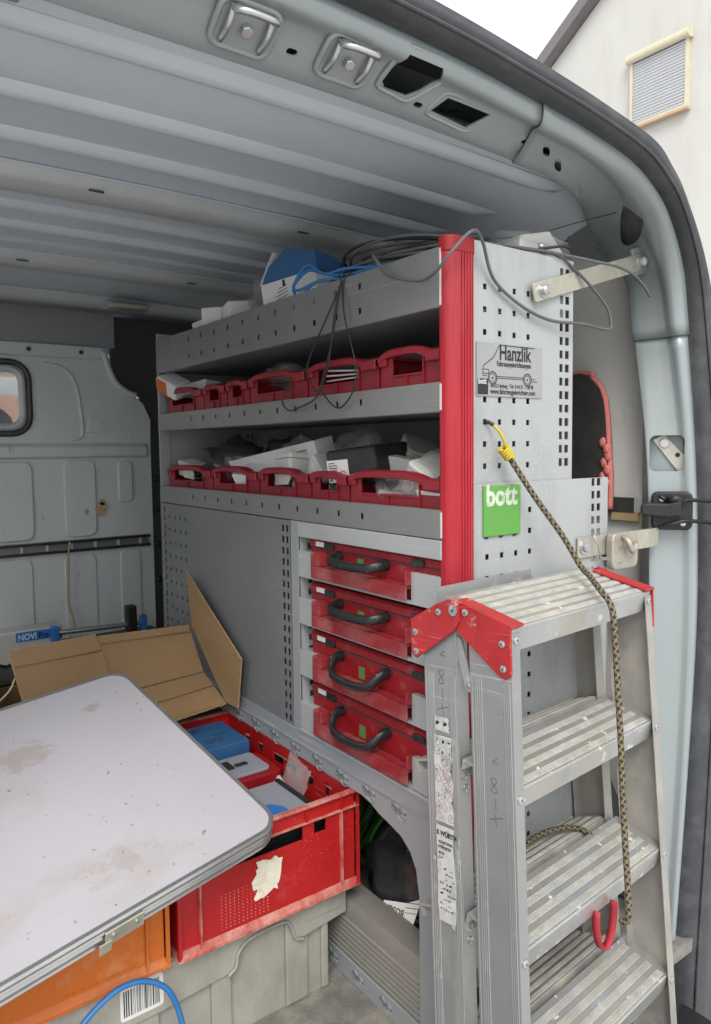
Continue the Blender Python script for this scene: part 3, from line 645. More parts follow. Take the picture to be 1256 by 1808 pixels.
def pad(x0, x1, z0, z1, d, r_=0.03, name='pressed_panel', m=bulk_paint):
    return MB().prism(rrect(x1 - x0, z1 - z0, r_, 5, (x0 + x1) / 2, (z0 + z1) / 2), 1, BY - 0.002 - d, BY - 0.001).build(name, m, bk, bevel=min(d * 0.9, 0.008), seg=3, smooth=True, angle=50)
pad(-0.44, -0.213, 0.775, 1.057, 0.010); pad(-0.108, 0.008, 0.775, 1.06, 0.010); pad(0.09, 0.148, 0.895, 1.052, 0.010, 0.02)
pad(-1.0, -0.55, 0.775, 1.057, 0.010)
pad(-0.44, -0.225, 0.2, 0.71, 0.006); pad(-0.115, 0.0, 0.2, 0.71, 0.006); pad(0.09, 0.17, 0.2, 0.71, 0.006, 0.02)
MB().prism([(BY - 0.003, 1.064), (BY - 0.018, 1.072), (BY - 0.018, 1.108), (BY - 0.003, 1.122)], 0, -1.08, 0.205).build('cross_ledge', bulk_paint, bk, bevel=0.003, smooth=True)
MB().prism([(BY - 0.003, 1.425), (BY - 0.014, 1.432), (BY - 0.014, 1.474), (BY - 0.003, 1.477)], 0, -1.08, 0.05).build('top_flange', bulk_paint, bk, bevel=0.002, smooth=True)
for x in (-0.21, -0.03, -0.5):
    MB().cyl((x, BY - 0.018, 1.452), (x, BY - 0.013, 1.452), 0.008, 12).build('rivet', dark_void, bk)
MB().tube(spline([(0.05, BY - 0.008, 1.46), (0.068, BY - 0.008, 1.40), (0.09, BY - 0.008, 1.35), (0.125, BY - 0.008, 1.318), (0.17, BY - 0.008, 1.30)], 6), 0.014, 10).build('edge_flange', bulk_paint, bk, smooth='all')
MB().tube(spline([(-0.16, BY - 0.002, 1.405), (-0.09, BY - 0.003, 1.39), (-0.05, BY - 0.003, 1.33), (-0.035, BY - 0.003, 1.22), (-0.035, BY - 0.003, 1.15), (-0.07, BY - 0.002, 1.13)], 6), 0.007, 8).build('pressed_crease', bulk_paint, bk, smooth='all')
MB().prism([(-0.015, 1.16), (0.06, 1.16), (0.05, 1.185), (0.02, 1.215), (-0.01, 1.215)], 1, BY - 0.006, BY - 0.002).build('pressed_panel', bulk_paint, bk, bevel=0.003)
for (x_, z_, r_) in ((0.02, 0.875, 0.020), (-0.03, 0.868, 0.008), (0.028, 0.900, 0.010)):
    rr_ = random.Random(int(z_ * 1000))
    MB().add([(x_ + r_ * (0.75 + 0.4 * rr_.random()) * math.cos(a), BY - 0.0135, z_ + 1.5 * r_ * (0.75 + 0.4 * rr_.random()) * math.sin(a)) for a in [2 * math.pi * q / 14 for q in range(14)]], [list(range(14))]).build('peeled_patch', wood_pale, bk, solid=0.0006)
rail = empty('lashing_rail', (0, 0, 0)); rail.parent = van; rail.location = Vector((-0.1, BY - 0.02, 0.74)) - Vector(van.location)
MB().prism([(BY - 0.003, 0.722), (BY - 0.02, 0.722), (BY - 0.02, 0.733), (BY - 0.008, 0.733), (BY - 0.008, 0.755), (BY - 0.02, 0.755), (BY - 0.02, 0.766), (BY - 0.003, 0.766)], 0, -1.05, 0.205).build('rail_profile', lip_grey, rail)
for z_ in (0.7275, 0.7605):
    MB().box(-1.05, 0.205, BY - 0.0235, BY - 0.0205, z_ - 0.0045, z_ + 0.0045).build('rail_edge', black_plastic, rail)
for k in range(14):
    x = -0.95 + k * 0.086
    MB().box(x - 0.004, x + 0.004, BY - 0.019, BY - 0.0085, 0.7335, 0.7545).build('rail_bridge', beam_paint, rail)
# dark sheet, b-pillar gap's shade put into its colour; closing panel above the bulkhead
MB().prism([(0.238, 0.0), (0.70, 0.0), (0.70, 1.6), (0.10, 1.6), (0.09, 1.40), (0.13, 1.34), (0.20, 1.30)], 1, BY + 0.03, BY + 0.05).build('gap_shade_sheet', dark_void, van)
for z_ in (0.98, 0.86, 0.72, 0.58):
    MB().ball((0.252, BY + 0.02, z_), 0.012, 0.012, 0.012, 10, 6).build('trim_clip', black_plastic, van, smooth='all')
MB().box(-1.1, 0.10, BY + 0.008, BY + 0.02, 1.478, 1.62).build('front_header', rack_grey, van)
# cab beyond the bulkhead
MB().box(-1.1, 0.68, 3.05, 3.10, 1.37, 1.46).build('sun_visor', beam_paint, van)
for sx in (-0.80, -0.30, 0.28):
    st = MB().ball((sx, 2.35, 0.75), 0.24, 0.10, 0.42, 20, 12); st.ball((sx, 2.37, 1.20), 0.13, 0.06, 0.09, 16, 8)
    st.build('cab_seat', seat_fab, van, smooth='all')
MB().box(-1.12, 0.70, 1.96, 2.9, 1.46, 1.52).build('cab_roof', roof_paint, van)
MB().box(-1.12, 0.70, 3.2, 3.7, 0.3, 0.85).build('dashboard', black_plastic, van, bevel=0.08, seg=4)
MB().prism([(-1.1, 0.86), (0.68, 0.86), (0.6, 1.46), (-1.02, 1.46)], 1, 0, 0.004, Matrix(((1, 0, 0, 0), (0, 1, -1.0, 4.35), (0, 0, 1, 0), (0, 0, 0, 1)))).build('windscreen', glass, van)

# ================================================================== SHELVING RACK
RL = 1.235; RD = 0.335
rack = empty('shelving_rack', (0.2, 0.6, 0.0), 'grey metal van shelving rack with red corner post along the wall', 'shelving')
# red post: rounded nose, grooved face
prof = [(0.001, 0.006), (0.0, 0.003)]
for k in range(1, 8):
    a = R(180 + 90 * k / 7); prof.append((0.021 + 0.021 * math.cos(a), 0.003 + 0.021 * math.sin(a)))
x = 0.023
while x < 0.052:
    prof += [(x, -0.018), (x + 0.0042, -0.018), (x + 0.0048, -0.0158), (x + 0.0058, -0.0158)]; x += 0.0064
prof += [(0.0555, -0.018), (0.058, -0.0155), (0.060, 0.0), (0.060, 0.006)]
post = MB().prism(prof, 2, 0.02, 1.412).build('corner_post', red_post, rack, smooth=True, angle=30)
capp = [(p[0] - 0.0012, p[1] - (0.0012 if p[1] < 0 else -0.001)) for p in prof[:9]] + [(0.0565, -0.0193), (0.0605, -0.0150), (0.062, 0.0), (0.062, 0.007)]
MB().prism(capp, 2, 1.405, 1.432).build('post_cap', red_case, post, bevel=0.006, seg=3, smooth=True)
# end panels
cols4 = (0.1, 0.137, 0.174, 0.211)
holes = [(c, 1.362 - 0.0382 * k, 0.0088, 0.0098) for c in cols4 for k in range(9)]
holes += [(c, 1.412 - 0.0252 * k, w, 0.0148) for c, w in ((0.304, 0.0098), (0.321, 0.0118)) for k in range(15)]
MB().perf((0, 0.0, 0), (1, 0, 0), (0, 0, 1), 0.0605, 0.338, 1.020, 1.436, holes).build('upper_end_panel', panel_grey, rack, solid=0.0018)
holes = [(c, 0.975 - 0.0382 * k, 0.0088, 0.0098) for c in cols4 for k in range(20) if not (k < 1 and c < 0.2)]
holes += [(c, 1.018 - 0.0250 * k, w, 0.0148) for c, w in ((0.398, 0.0098), (0.416, 0.0118)) for k in range(33)]
MB().perf((0, -0.0055, 0), (1, 0, 0), (0, 0, 1), 0.0605, 0.446, 0.16, 1.0265, holes).build('lower_end_panel', panel_grey, rack, solid=0.0018)
holes = [(c, 1.41 - 0.0252 * k, 0.0105, 0.0148) for c in (0.014, 0.031, 0.30, 0.318) for k in range(54)]
MB().perf((0, RL, 0), (1, 0, 0), (0, 0, 1), 0.001, 0.335, 0.02, 1.436, holes).build('far_end_panel', panel_grey, rack, solid=0.0018)
# back sheet with rows of slots
holes = [(y, z, 0.012, 0.008) for z in (1.27, 1.10) for y in [0.10 + 0.077 * k for k in range(15)]]
MB().perf((RD, 0, 0), (0, 1, 0), (0, 0, 1), 0.004, RL - 0.003, 0.40, 1.43, holes).build('back_panel', back_grey, rack, solid=0.0015)
# shelves and lips
slotY = [0.221 + 0.0776 * k for k in range(11)]
for zb, zt, rows_ in ((1.319, 1.414, (1.3905, 1.3455)), (1.149, 1.196, (1.176,)), (0.937, 0.984, (0.9612,))):
    s_ = MB().box(0.006, RD - 0.003, 0.004, RL - 0.004, zb + 0.003, zb + 0.0055).build('shelf', back_grey, rack)
    hl = [(y, z, 0.0095 if zt > 1.4 else 0.008, 0.0115) for z in rows_ for y in slotY]
    lip = MB().perf((0, 0, 0), (0, 1, 0), (0, 0, 1), 0.002, RL, zb, zt, hl).build('shelf_lip', lip_grey, s_, solid=0.0016)
    MB().box(0.0, 0.012, 0.002, RL, zt - 0.0002, zt + 0.0012).build('lip_fold', lip_grey, s_)
    MB().box(0.0012, 0.02, 0.0022, RL, zb - 0.0012, zb + 0.0002).build('lip_fold', lip_grey, s_)
    MB().box(-0.0014, 0.0, 0.0, 0.0035, zb + 0.002, zt - 0.002).build('lip_edge', white_plastic, s_)
MB().box(-0.0025, -0.0009, 1.13, 1.225, 1.399, 1.409).build('maker_plate', lip_grey, rack)
# front uprights
MB().box(0.0, 0.03, RL - 0.012, RL - 0.002, 0.02, 1.425).build('front_upright', rack_grey, rack)
# left cupboard door
holes = [(y, 0.915 - 0.0252 * k, 0.0098, 0.0148) for y in (1.2245, 1.2035, 0.5165, 0.498) for k in range(19)]
holes += [(y, 0.896 - 0.0385 * k, 0.0085, 0.0095) for y in (1.167, 1.127, 1.089, 1.053) for k in range(12)]
MB().perf((0, 0, 0), (0, 1, 0), (0, 0, 1), 0.487, RL, 0.445, 0.934, holes).build('cupboard_door', door_grey, rack, solid=0.0018)
MB().box(0.02, 0.022, 0.50, RL - 0.02, 0.46, 0.93).build('cupboard_shade_sheet', dark_void, rack)  # dark sheet behind the door holes, shade put into its colour
# case bay: uprights, top bar, side lining with holes, shelves for the cases
MB().box(-0.001, 0.025, 0.452, 0.484, 0.440, 0.935).build('bay_upright', rack_grey, rack, bevel=0.0015)
MB().box(-0.003, 0.02, 0.001, 0.4515, 0.9015, 0.9345).build('bay_top_bar', panel_grey, rack, bevel=0.0015)
holes = [(x_, 0.905 - 0.0252 * k, 0.012, 0.0135) for x_ in (0.026, 0.048, 0.10, 0.122) for k in range(19)]
MB().perf((0, 0.448, 0), (1, 0, 0), (0, 0, 1), 0.001, RD - 0.004, 0.44, 0.90, holes).build('bay_lining', panel_grey, rack, solid=0.0015)
MB().box(0.0, RD - 0.004, 0.4515, 0.4525, 0.445, 0.90).build('bay_shade_sheet', dark_void, rack)  # dark backing for the lining's holes, coloured as the shade inside them
TR = [(0.815, 0.872, 0.905), (0.712, 0.770, 0.808), (0.598, 0.655, 0.704), (0.4805, 0.540, 0.590)]
for zb, zw, zc in TR:
    sh_ = MB().box(0.002, RD - 0.006, 0.003, 0.446, zb + 0.0005, zb + 0.004).build('case_shelf', rack_grey, rack)
    MB().box(-0.002, 0.0018, 0.385, 0.451, zb, zw).build('left_wing', panel_grey, sh_, bevel=0.001)
    MB().box(0.002, 0.04, 0.385, 0.447, zw - 0.0025, zw - 0.0005).build('wing_top', panel_grey, sh_)
    MB().box(-0.002, 0.0018, 0.004, 0.0785, zb, zw).build('right_wing', panel_grey, sh_, bevel=0.001)
    MB().box(0.002, 0.04, 0.004, 0.0785, zw - 0.0025, zw - 0.0005).build('wing_top', panel_grey, sh_)
    MB().box(-0.0015, 0.0018, 0.079, 0.3845, zb, zb + 0.006).build('front_edge', panel_grey, sh_)
MB().box(-0.005, 0.30, 0.004, 0.4515, 0.4725, 0.4795).build('bay_floor', panel_grey, rack, bevel=0.001)
# base rail with keyhole pressings, arch-shaped leg at the post
railp = [(RL, 0.412), (0.232, 0.412), (0.205, 0.408), (0.175, 0.396), (0.14, 0.388), (0.11, 0.38), (0.085, 0.362), (0.068, 0.335), (0.06, 0.29), (0.06, 0.05), (0.004, 0.05), (0.004, 0.472), (RL, 0.472)]
railp = [(y, z) for y, z in railp]
MB().prism(railp, 0, -0.003, 0.0).build('base_rail', rack_grey, rack)
MB().box(-0.006, 0.02, 0.004, RL, 0.4415, 0.4455).build('rail_fold', rack_grey, rack)
def keyhole(x_, yc, zc, s_, par):
    L = []
    for (cy, cz, r_, a0, a1) in ((yc + 0.012 * s_, zc + 0.004 * s_, 0.012 * s_, 20, 340), (yc - 0.014 * s_, zc - 0.005 * s_, 0.016 * s_, 200, 520)):
        for k in range(13):
            a = R(a0 + (a1 - a0) * k / 12); L.append((x_, cy + r_ * math.cos(a), cz + r_ * math.sin(a)))
    kh = MB().tube(L, 0.0014 * s_, 6, True).build('keyhole_pressing', rack_grey, par, smooth='all')
    MB().prism(rrect(0.026 * s_, 0.013 * s_, 0.006 * s_, 4, yc, zc), 0, x_ - 0.0006, x_ - 0.0002).build('slot', lip_grey, kh)
for k in range(13):
    keyhole(-0.0035, 0.118 + 0.0905 * k, 0.4245, 0.78, rack)
# lower foot rail and legs of the rack on the floor
MB().box(-0.004, 0.03, 0.004, RL, 0.0005, 0.046).build('foot_rail', rack_grey, rack, bevel=0.002)
for k in range(12):
    keyhole(-0.0048, 0.16 + 0.0905 * k, 0.023, 0.72, rack)
MB().box(0.0, 0.03, RL - 0.05, RL - 0.013, 0.046, 0.41).build('leg', rack_grey, rack)

# ribbed sill box standing on the foot rail
box = empty('ribbed_storage_box', (0.05, 0.5, 0.046), 'long dusty grey plastic box with ribbed side beneath the rack', 'storage box')
pf = [(0.0, 0.048)]
z = 0.050
for k in range(7):
    pf += [(0.0, z), (-0.0035, z + 0.002), (-0.0035, z + 0.006), (0.0, z + 0.008)]; z += 0.0115
pf += [(0.0, 0.150), (0.004, 0.166), (0.03, 0.168), (0.062, 0.160), (0.066, 0.150), (0.066, 0.052)]
MB().prism(pf, 1, 0.062, 1.05).build('ribbed_side', ribbed_grey, box, smooth=True, angle=50)
MB().prism([(0.30, 0.048), (0.30, 0.166), (0.32, 0.166), (0.32, 0.048)], 1, 0.062, 1.05).build('rear_side', ribbed_grey, box)
MB().box(0.066, 0.30, 0.062, 1.05, 0.048, 0.054).build('box_floor', ribbed_grey, box)
for ya in (0.0625, 1.03): MB().box(0.067, 0.299, ya, ya + 0.02, 0.054, 0.16).build('end_wall', ribbed_grey, box)

# sticker and green plate on the end panels (flat print, part of the rack)
XM = Matrix(((1, 0, 0, 0), (0, 0, -1, 0), (0, 1, 0, 0), (0, 0, 0, 1)))      # text in the XZ plane facing -Y
def panel_m(x_, z_, y_): return Matrix.Translation((x_, y_, z_)) @ XM
stk = MB().box(0.078, 0.247, -0.0030, -0.0016, 1.177, 1.268).build('dealer_sticker', grey_print, rack)
ys = -0.0033
text('Hanzlik', 0.037, panel_m(0.133, 1.241, ys), ink, stk, bold=0.0007, sx=0.74)
text('Fahrzeugeinrichtungen', 0.0125, panel_m(0.127, 1.2295, ys), ink, stk, bold=0.00025, sx=0.78)
text('65552 Limburg · Tel.: 0 64 31 - 7 68 98', 0.0095, panel_m(0.112, 1.1925, ys), ink, stk, bold=0.0001, sx=0.73)
text('www.fahrzeugeinrichter.com', 0.0125, panel_m(0.111, 1.1815, ys), ink, stk, bold=0.0002, sx=0.80)
def flat_line(pts, w, par, m, y=ys):
    b = MB()
    for (a, c) in zip(pts[:-1], pts[1:]):
        d = Vector((c[0] - a[0], 0, c[1] - a[1])); n = Vector((-d.z, 0, d.x)).normalized() * w / 2
        A, B = Vector((a[0], y, a[1])), Vector((c[0], y, c[1]))
        b.add([A - n, B - n, B + n, A + n], [(0, 1, 2, 3)])
    return b.build('print_line', m, par)
flat_line([(0.225, 1.2655), (0.134, 1.2655), (0.129, 1.258), (0.118, 1.243), (0.095, 1.229), (0.0925, 1.222), (0.0925, 1.215)], 0.0016, stk, ink)
flat_line([(0.0925, 1.2225), (0.107, 1.2225), (0.107, 1.2155), (0.0925, 1.2155), (0.0935, 1.2115), (0.103, 1.2115)], 0.0013, stk, ink)
flat_line([(0.128, 1.2115), (0.196, 1.2115)], 0.0013, stk, ink); flat_line([(0.128, 1.2085), (0.196, 1.2085)], 0.0013, stk, ink)
flat_line([(0.217, 1.210), (0.228, 1.210)], 0.0013, stk, ink); flat_line([(0.217, 1.206), (0.234, 1.206)], 0.0013, stk, ink)
for cx in (0.1165, 0.2065):
    for r_ in (0.0105, 0.0072):
        flat_line([(cx + r_ * math.cos(2 * math.pi * k / 24), 1.2085 + r_ * math.sin(2 * math.pi * k / 24)) for k in range(25)], 0.0022 if r_ > 0.009 else 0.0012, stk, ink)
    MB().prism([(cx + 0.002 * math.cos(k), 1.2085 + 0.002 * math.sin(k)) for k in [i * math.pi / 4 for i in range(8)]], 1, ys - 0.0001, ys + 0.0001).build('print_dot', ink, stk)
bs = MB().box(0.080, 0.1055, ys - 0.0001, ys + 0.0002, 1.1795, 1.2065).build('print_block', ink, stk)
text('bott', 0.0135, panel_m(0.0812, 1.1975, ys - 0.0004), pale_print, stk, bold=0.0004, sx=0.86)
sg_ = MB().box(0.088, 0.182, -0.0105, -0.0065, 0.934, 1.0225).build('green_name_plate', green_sign, rack, bevel=0.0012)
text('bott', 0.050, panel_m(0.0925, 0.9885, -0.0108), pale_print, sg_, bold=0.0018, sx=0.92)
for xx in (0.094, 0.13, 0.165): MB().box(xx, xx + 0.007, -0.0085, -0.0067, 0.9305, 0.934).build('clip', ink, sg_)

# ------------------------------------------------------------------ red cases in the bay
cl = ['thin red tool case in the top slot of the rack bay', 'thin red tool case in the second slot from the top',
      'deep red tool case in the third slot, above the lowest case', 'deep red tool case in the lowest slot, just above base rail']
for (zb, zw, zc), lab in zip(TR, cl):
    h = zc - zb
    cs = empty('tool_case', (0.14, 0.23, zb + 0.004), lab, 'tool case', 'red cases in the rack bay')
    y0, y1 = 0.0789, 0.3845
    z0 = zb + 0.0075
    # dusty front tray with raised ends
    zl = zb + (0.033 if h < 0.1 else 0.036)
    XF = -0.014
    tray = [(y0, z0), (y1, z0), (y1, zl), (y0, zl)]
    MB().prism(tray, 0, XF, XF + 0.004).build('front_tray', red_tray, cs, bevel=0.0012)
    MB().box(XF + 0.0042, 0.0095, y0 + 0.0035, y1 - 0.0035, zl - 0.006, zl - 0.0006).build('tray_ledge', red_tray, cs)
    for ya, yb in ((y1 - 0.030, y1), (y0, y0 + 0.0032)):
        MB().prism([(XF, zl + 0.0003), (XF, zw + 0.001), (XF + 0.002, zw + 0.003), (0.0095, zw + 0.003), (0.0095, zl + 0.0003)], 1, ya, yb).build('tray_end', red_tray, cs, bevel=0.0015)
    yc = (y0 + y1) / 2 + 0.012
    MB().box(-0.0095, -0.0062, yc - 0.022, yc + 0.022, z0 - 0.0, z0 + 0.014).build('tray_catch', red_tray, cs, bevel=0.001)
    # case body behind
    zs = zc - 0.022
    lo = MB().box(0.0105, 0.29, 0.012, 0.42, zb + 0.0045, zs - 0.0012).build('lower_shell', red_case, cs, bevel=0.003)
    lid = MB().prism([(0.0085, zs), (0.0095, zs + 0.013), (0.0155, zs + 0.019), (0.29, zs + 0.019), (0.29, zs)], 1, 0.010, 0.422).build('lid', red_case, cs, bevel=0.002)
    MB().box(0.0085, 0.0100, 0.012, 0.42, zs - 0.0025, zs - 0.0005).build('seam', dark_void, cs)
    for yl in (0.345, 0.07):
        la = MB().prism(rrect(0.034, 0.0135, 0.006, 4, yl, zs + 0.0055), 0, 0.0050, 0.0084).build('latch', black_plastic, lid, bevel=0.001)
    MB().box(0.0070, 0.0083, 0.366, 0.395, zs + 0.003, zs + 0.013).build('paper_tag', paper, lid)
    MB().box(0.0085, 0.0102, yc - 0.012, yc + 0.007, zl + 0.004, min(zl + 0.028, zs - 0.004)).build('colour_tag', green_tag, lo)
    # bow handle
    ya, yb = yc - 0.083, yc + 0.066
    zh = zs - 0.006
    drop = 0.006 if h < 0.1 else 0.028
    zh = zs - (0.010 if h < 0.1 else 0.013)
    hp = [(0.010, yb, zh), (-0.003, yb + 0.001, zh - 0.001), (-0.014, yb - 0.003, zh - drop * 0.30), (-0.024, yb - 0.012, zh - drop * 0.72), (-0.029, yb - 0.032, zh - drop * 0.94), (-0.031, (ya + yb) / 2, zh - drop * 1.04), (-0.029, ya + 0.032, zh - drop * 0.94), (-0.024, ya + 0.012, zh - drop * 0.72), (-0.014, ya + 0.003, zh - drop * 0.30), (-0.003, ya - 0.001, zh - 0.001), (0.010, ya, zh)]
    sp = spline(hp, 5); n_ = len(sp)
    hd = MB().tube(sp, [0.0094 + 0.0008 * math.sin(math.pi * i / (n_ - 1)) for i in range(n_)], 12, flat=0.60).build('handle', black_plastic, cs, smooth='all')
    for dz in (-0.0072, -0.0036, 0.0, 0.0036, 0.0072):
        MB().tube([p + Vector((-0.0054, 0, dz)) for p in sp if p.x < -0.020], 0.0011, 6).build('grip_rib', black_plastic, hd, smooth='all')
    for yy in (ya, yb):
        MB().cyl((-0.004, yy, zh), (0.0104, yy, zh), 0.0105, 12).build('handle_boss', black_plastic, hd, smooth=True)
        MB().cyl((-0.0165, yy, zh), (-0.0038, yy, zh), 0.0035, 10).build('screw', steel, hd)

# ------------------------------------------------------------------ red open bins on the shelves
def bin_(y0, y1, z0, h, label, x0=0.020, depth=0.26):
    rt = empty('storage_bin', ((x0 + depth / 2), (y0 + y1) / 2, z0), label, 'storage bin', 'red bins on the rack shelves')
    y0 += 0.003; y1 -= 0.003; w = y1 - y0; t = 0.003; zt = z0 + h
    zf = z0 + h * 0.60
    po = min(0.034, w * 0.22); pr_ = min(0.062, w * 0.30)   # narrow left post (large y), broader right end
    MB().box(x0, x0 + depth, y0, y1, z0, z0 + t).build('bin_floor', red_bin, rt)
    for ya in (y0, y1 - t):
        MB().prism([(x0 + 0.003, z0 + t), (x0 + depth, z0 + t), (x0 + depth, zt - 0.008), (x0 + 0.003, zt - 0.003)], 1, ya, ya + t).build('bin_side', red_bin, rt)
    MB().box(x0 + depth - t, x0 + depth, y0 + t, y1 - t, z0 + t, zt - 0.008).build('bin_back', red_bin, rt)
    fw = MB().perf((x0, 0, 0), (0, 1, 0), (0, 0, 1), y0, y1, z0 + t, zt - 0.006, [((y0 + pr_ + y1 - po) / 2, (zf + zt + 0.1) / 2, w - po - pr_, zt + 0.1 - zf)]).build('bin_front', red_bin, rt, solid=0.003)
    for yy in (y0 + pr_ - 0.003, (y0 + pr_ + y1 - po) / 2):
        MB().box(x0 - 0.0055, x0 - 0.0016, yy - 0.0015, yy + 0.0015, z0 + 0.004, zf - 0.001 if y0 + pr_ < yy < y1 - po else zt - 0.012).build('front_rib', red_bin, rt)
    MB().box(x0 - 0.004, x0 + 0.012, y0 + pr_, y1 - po, zf - 0.0025, zf + 0.0015).build('sill_edge', red_bin, rt, bevel=0.001)
    # arched handle rim with shoulders
    arch = 0.012 if w > 0.14 else 0.007
    rows = []
    for i in range(25):
        f = i / 24; yy = y1 - w * f
        q = (f * w) / max(1e-6, w - pr_ * 0.75)
        e = max(0.0, 1 - (2 * min(q, 1.0) - 1) ** 4) if q <= 1 else 0.0
        zz = zt - 0.006 + arch * e
        rows.append([Vector((x0 + 0.012, yy, zz)), Vector((x0 - 0.006, yy, zz)), Vector((x0 - 0.009, yy, zz - 0.003)), Vector((x0 - 0.009, yy, zz - 0.013)), Vector((x0 - 0.004, yy, zz - 0.015)), Vector((x0 + 0.012, yy, zz - 0.008))])
    MB().loft(rows, True, True).build('handle_rim', red_bin, rt, smooth=True, angle=45)
    MB().box(x0 - 0.012, x0 + 0.010, y0, y0 + pr_ * 0.72, zt - 0.026, zt - 0.0075).build('rim_block', red_bin, rt, bevel=0.002)
    MB().box(x0 - 0.008, x0 + 0.010, y1 - po * 0.6, y1, zt - 0.024, zt - 0.0075).build('rim_block', red_bin, rt, bevel=0.002)
    for ya, sg in ((y0 + 0.0005, 1), (y1 - 0.0105, 1)):
        MB().box(x0 + 0.014, x0 + depth, ya, ya + 0.010, zt - 0.010, zt - 0.003).build('side_rim', red_bin, rt)
    return rt
b1 = [(0.012, 0.186), (0.186, 0.432), (0.432, 0.692), (0.692, 0.812), (0.812, 0.950), (0.950, 1.205)]
n1 = ['wide red bin on the upper shelf, nearest the red post', 'broad red bin holding white papers on the upper shelf', 'red bin with a plastic bag lying behind it, upper shelf',
      'narrow red bin on the upper shelf, third from the far end', 'narrow red bin holding a pale wooden block, upper shelf', 'red bin at the far end of upper shelf under orange packet']
for (a, b), l in zip(b1, n1): bin_(a, b, 1.1555, 0.106, l)
b2 = [(0.012, 0.285), (0.285, 0.425), (0.425, 0.652), (0.652, 0.905), (0.905, 1.205)]
n2 = ['wide red bin on the lower shelf, nearest the red post', 'narrow red bin below the black labelled box, lower shelf', 'red bin below the upright junction box, middle of lower shelf',
      'red bin below the long white carton on lower shelf', 'red bin at the far end of the lower shelf']
for (a, b), l in zip(b2, n2): bin_(a, b, 0.9435, 0.099, l)

# ================================================================== STEP LADDER (folded, double sided)
LR = (Matrix.Rotation(R(5.0), 4, 'Z') @ Matrix.Rotation(R(-3.6), 4, 'X'))
lad = empty('step_ladder', (-0.042, -0.250, -0.098), 'folded aluminium step ladder with red hinge caps before the rack', 'ladder', rot=LR.to_euler())
PZ = 0.93; LW = 0.410; SPL = 0.033
def lx(side, z): return (-(PZ - z) * SPL) if side < 0 else (LW + (PZ - z) * SPL)
def rail_(side, y0, y1, z0, z1, m, fl=0.021, name='rail'):
    t = 0.0022; s = 1 if side < 0 else -1
    pf_ = [(0, y0), (fl, y0), (fl, y0 + t), (t, y0 + t), (t, y1 - t), (fl, y1 - t), (fl, y1), (0, y1)]
    rows = [[Vector((lx(side, z) + s * a, b, z)) for a, b in pf_] for z in (z0, z1)]
    r_ = MB().loft(rows, True, True).build(name, m, lad, bevel=0.0006, local=True)
    # fine extruded lines on the outside and on the front flange
    rb = MB(); w = y1 - y0
    for yy in [y0 + w * q for q in (0.06, 0.10, 0.14, 0.19, 0.72, 0.77, 0.82, 0.87, 0.95)]:
        rows = [[Vector((lx(side, z) + s * a, b, z)) for a, b in ((0.0, yy - 0.0009), (-0.0011, yy - 0.0004), (-0.0011, yy + 0.0004), (0.0, yy + 0.0009))] for z in (z0 + 0.001, z1 - 0.07)]
        rb.loft(rows, True, True)
    rb.build('extruded_line', alu, r_, local=True)
    return r_
nr_l = rail_(-1, 0.0, 0.078, 0.0, 0.922, alu_web); nr_r = rail_(1, 0.0, 0.078, 0.0, 0.922, alu_dusty)
FY0, FY1 = 0.104, 0.172
fr_l = rail_(-1, FY0, FY1, 0.0, 0.915, alu_web, 0.026); fr_r = rail_(1, FY0, FY1, 0.0, 0.915, alu_dusty, 0.026)
for r_, y0, y1 in ((nr_l, 0, 0.078), (nr_r, 0, 0.078), (fr_l, FY0, FY1), (fr_r, FY0, FY1)):
    sd = -1 if r_ in (nr_l, fr_l) else 1; xx = lx(sd, 0.0)
    MB().box(xx - 0.004, xx + 0.028, y0 - 0.004, y1 + 0.004, -0.004, 0.05, Matrix.Translation((0 if sd < 0 else -0.024, 0, 0))).build('foot', black_plastic, r_, bevel=0.003, local=True)
def tread(z, y0, y1, m, lipf=0.034, lipb=0.02, x_in=0.0225, name='step', tilt=16.5, back=False):
    # folded flat, the treads stand tilted between the upright rails
    ca, sa = math.cos(R(tilt)), math.sin(R(tilt)); py = y1 if back else y0
    def rt_(p): return (py + (p[0] - py) * ca - (p[1] - z) * sa, z + (p[0] - py) * sa + (p[1] - z) * ca)
    pts = [(y0, z - lipf), (y0, z - 0.002), (y0 + 0.002, z), (y1 - 0.002, z), (y1, z - 0.002), (y1, z - lipb), (y1 - 0.0025, z - lipb), (y1 - 0.0025, z - 0.004), (y0 + 0.0025, z - 0.004), (y0 + 0.0025, z - lipf)]
    a, b = lx(-1, z) + x_in - 0.02, lx(1, z) - x_in + 0.02
    st = MB().prism([rt_(p) for p in pts], 0, a, b).build(name, m, lad, local=True)
    n_g = max(3, int((y1 - y0) / 0.0215)); pitch = (y1 - y0 - 0.008) / n_g
    for g_ in range(n_g):                                   # bands of fine anti-slip ribs with flats between
        rb = MB(); ya = y0 + 0.004 + g_ * pitch + pitch * 0.08
        for i in range(5):
            yy = ya + i * 0.0025
            rb.prism([rt_(p) for p in ((yy, z + 0.0001), (yy + 0.0004, z + 0.0012), (yy + 0.0012, z + 0.0012), (yy + 0.0016, z + 0.0001))], 0, a + 0.0205, b - 0.0205)
        rb.build('rib_band', rib_dust, st, local=True)
    return st
tread(PZ, -0.001, 0.132, alu_tread, 0.038, name='platform', tilt=16)
for k in (1, 2, 3): tread(PZ - 0.235 * k, 0.0035, 0.101, alu_tread, 0.036)
for k in (1, 2, 3): tread(PZ - 0.235 * k, FY0 + 0.002, FY1 + 0.028, alu_dusty, 0.034, tilt=-16.5, back=True)
MB().box(0.02, LW - 0.02, FY0 + 0.056, FY0 + 0.059, 0.90, 0.975).build('rear_crossbar', alu, lad, local=True)
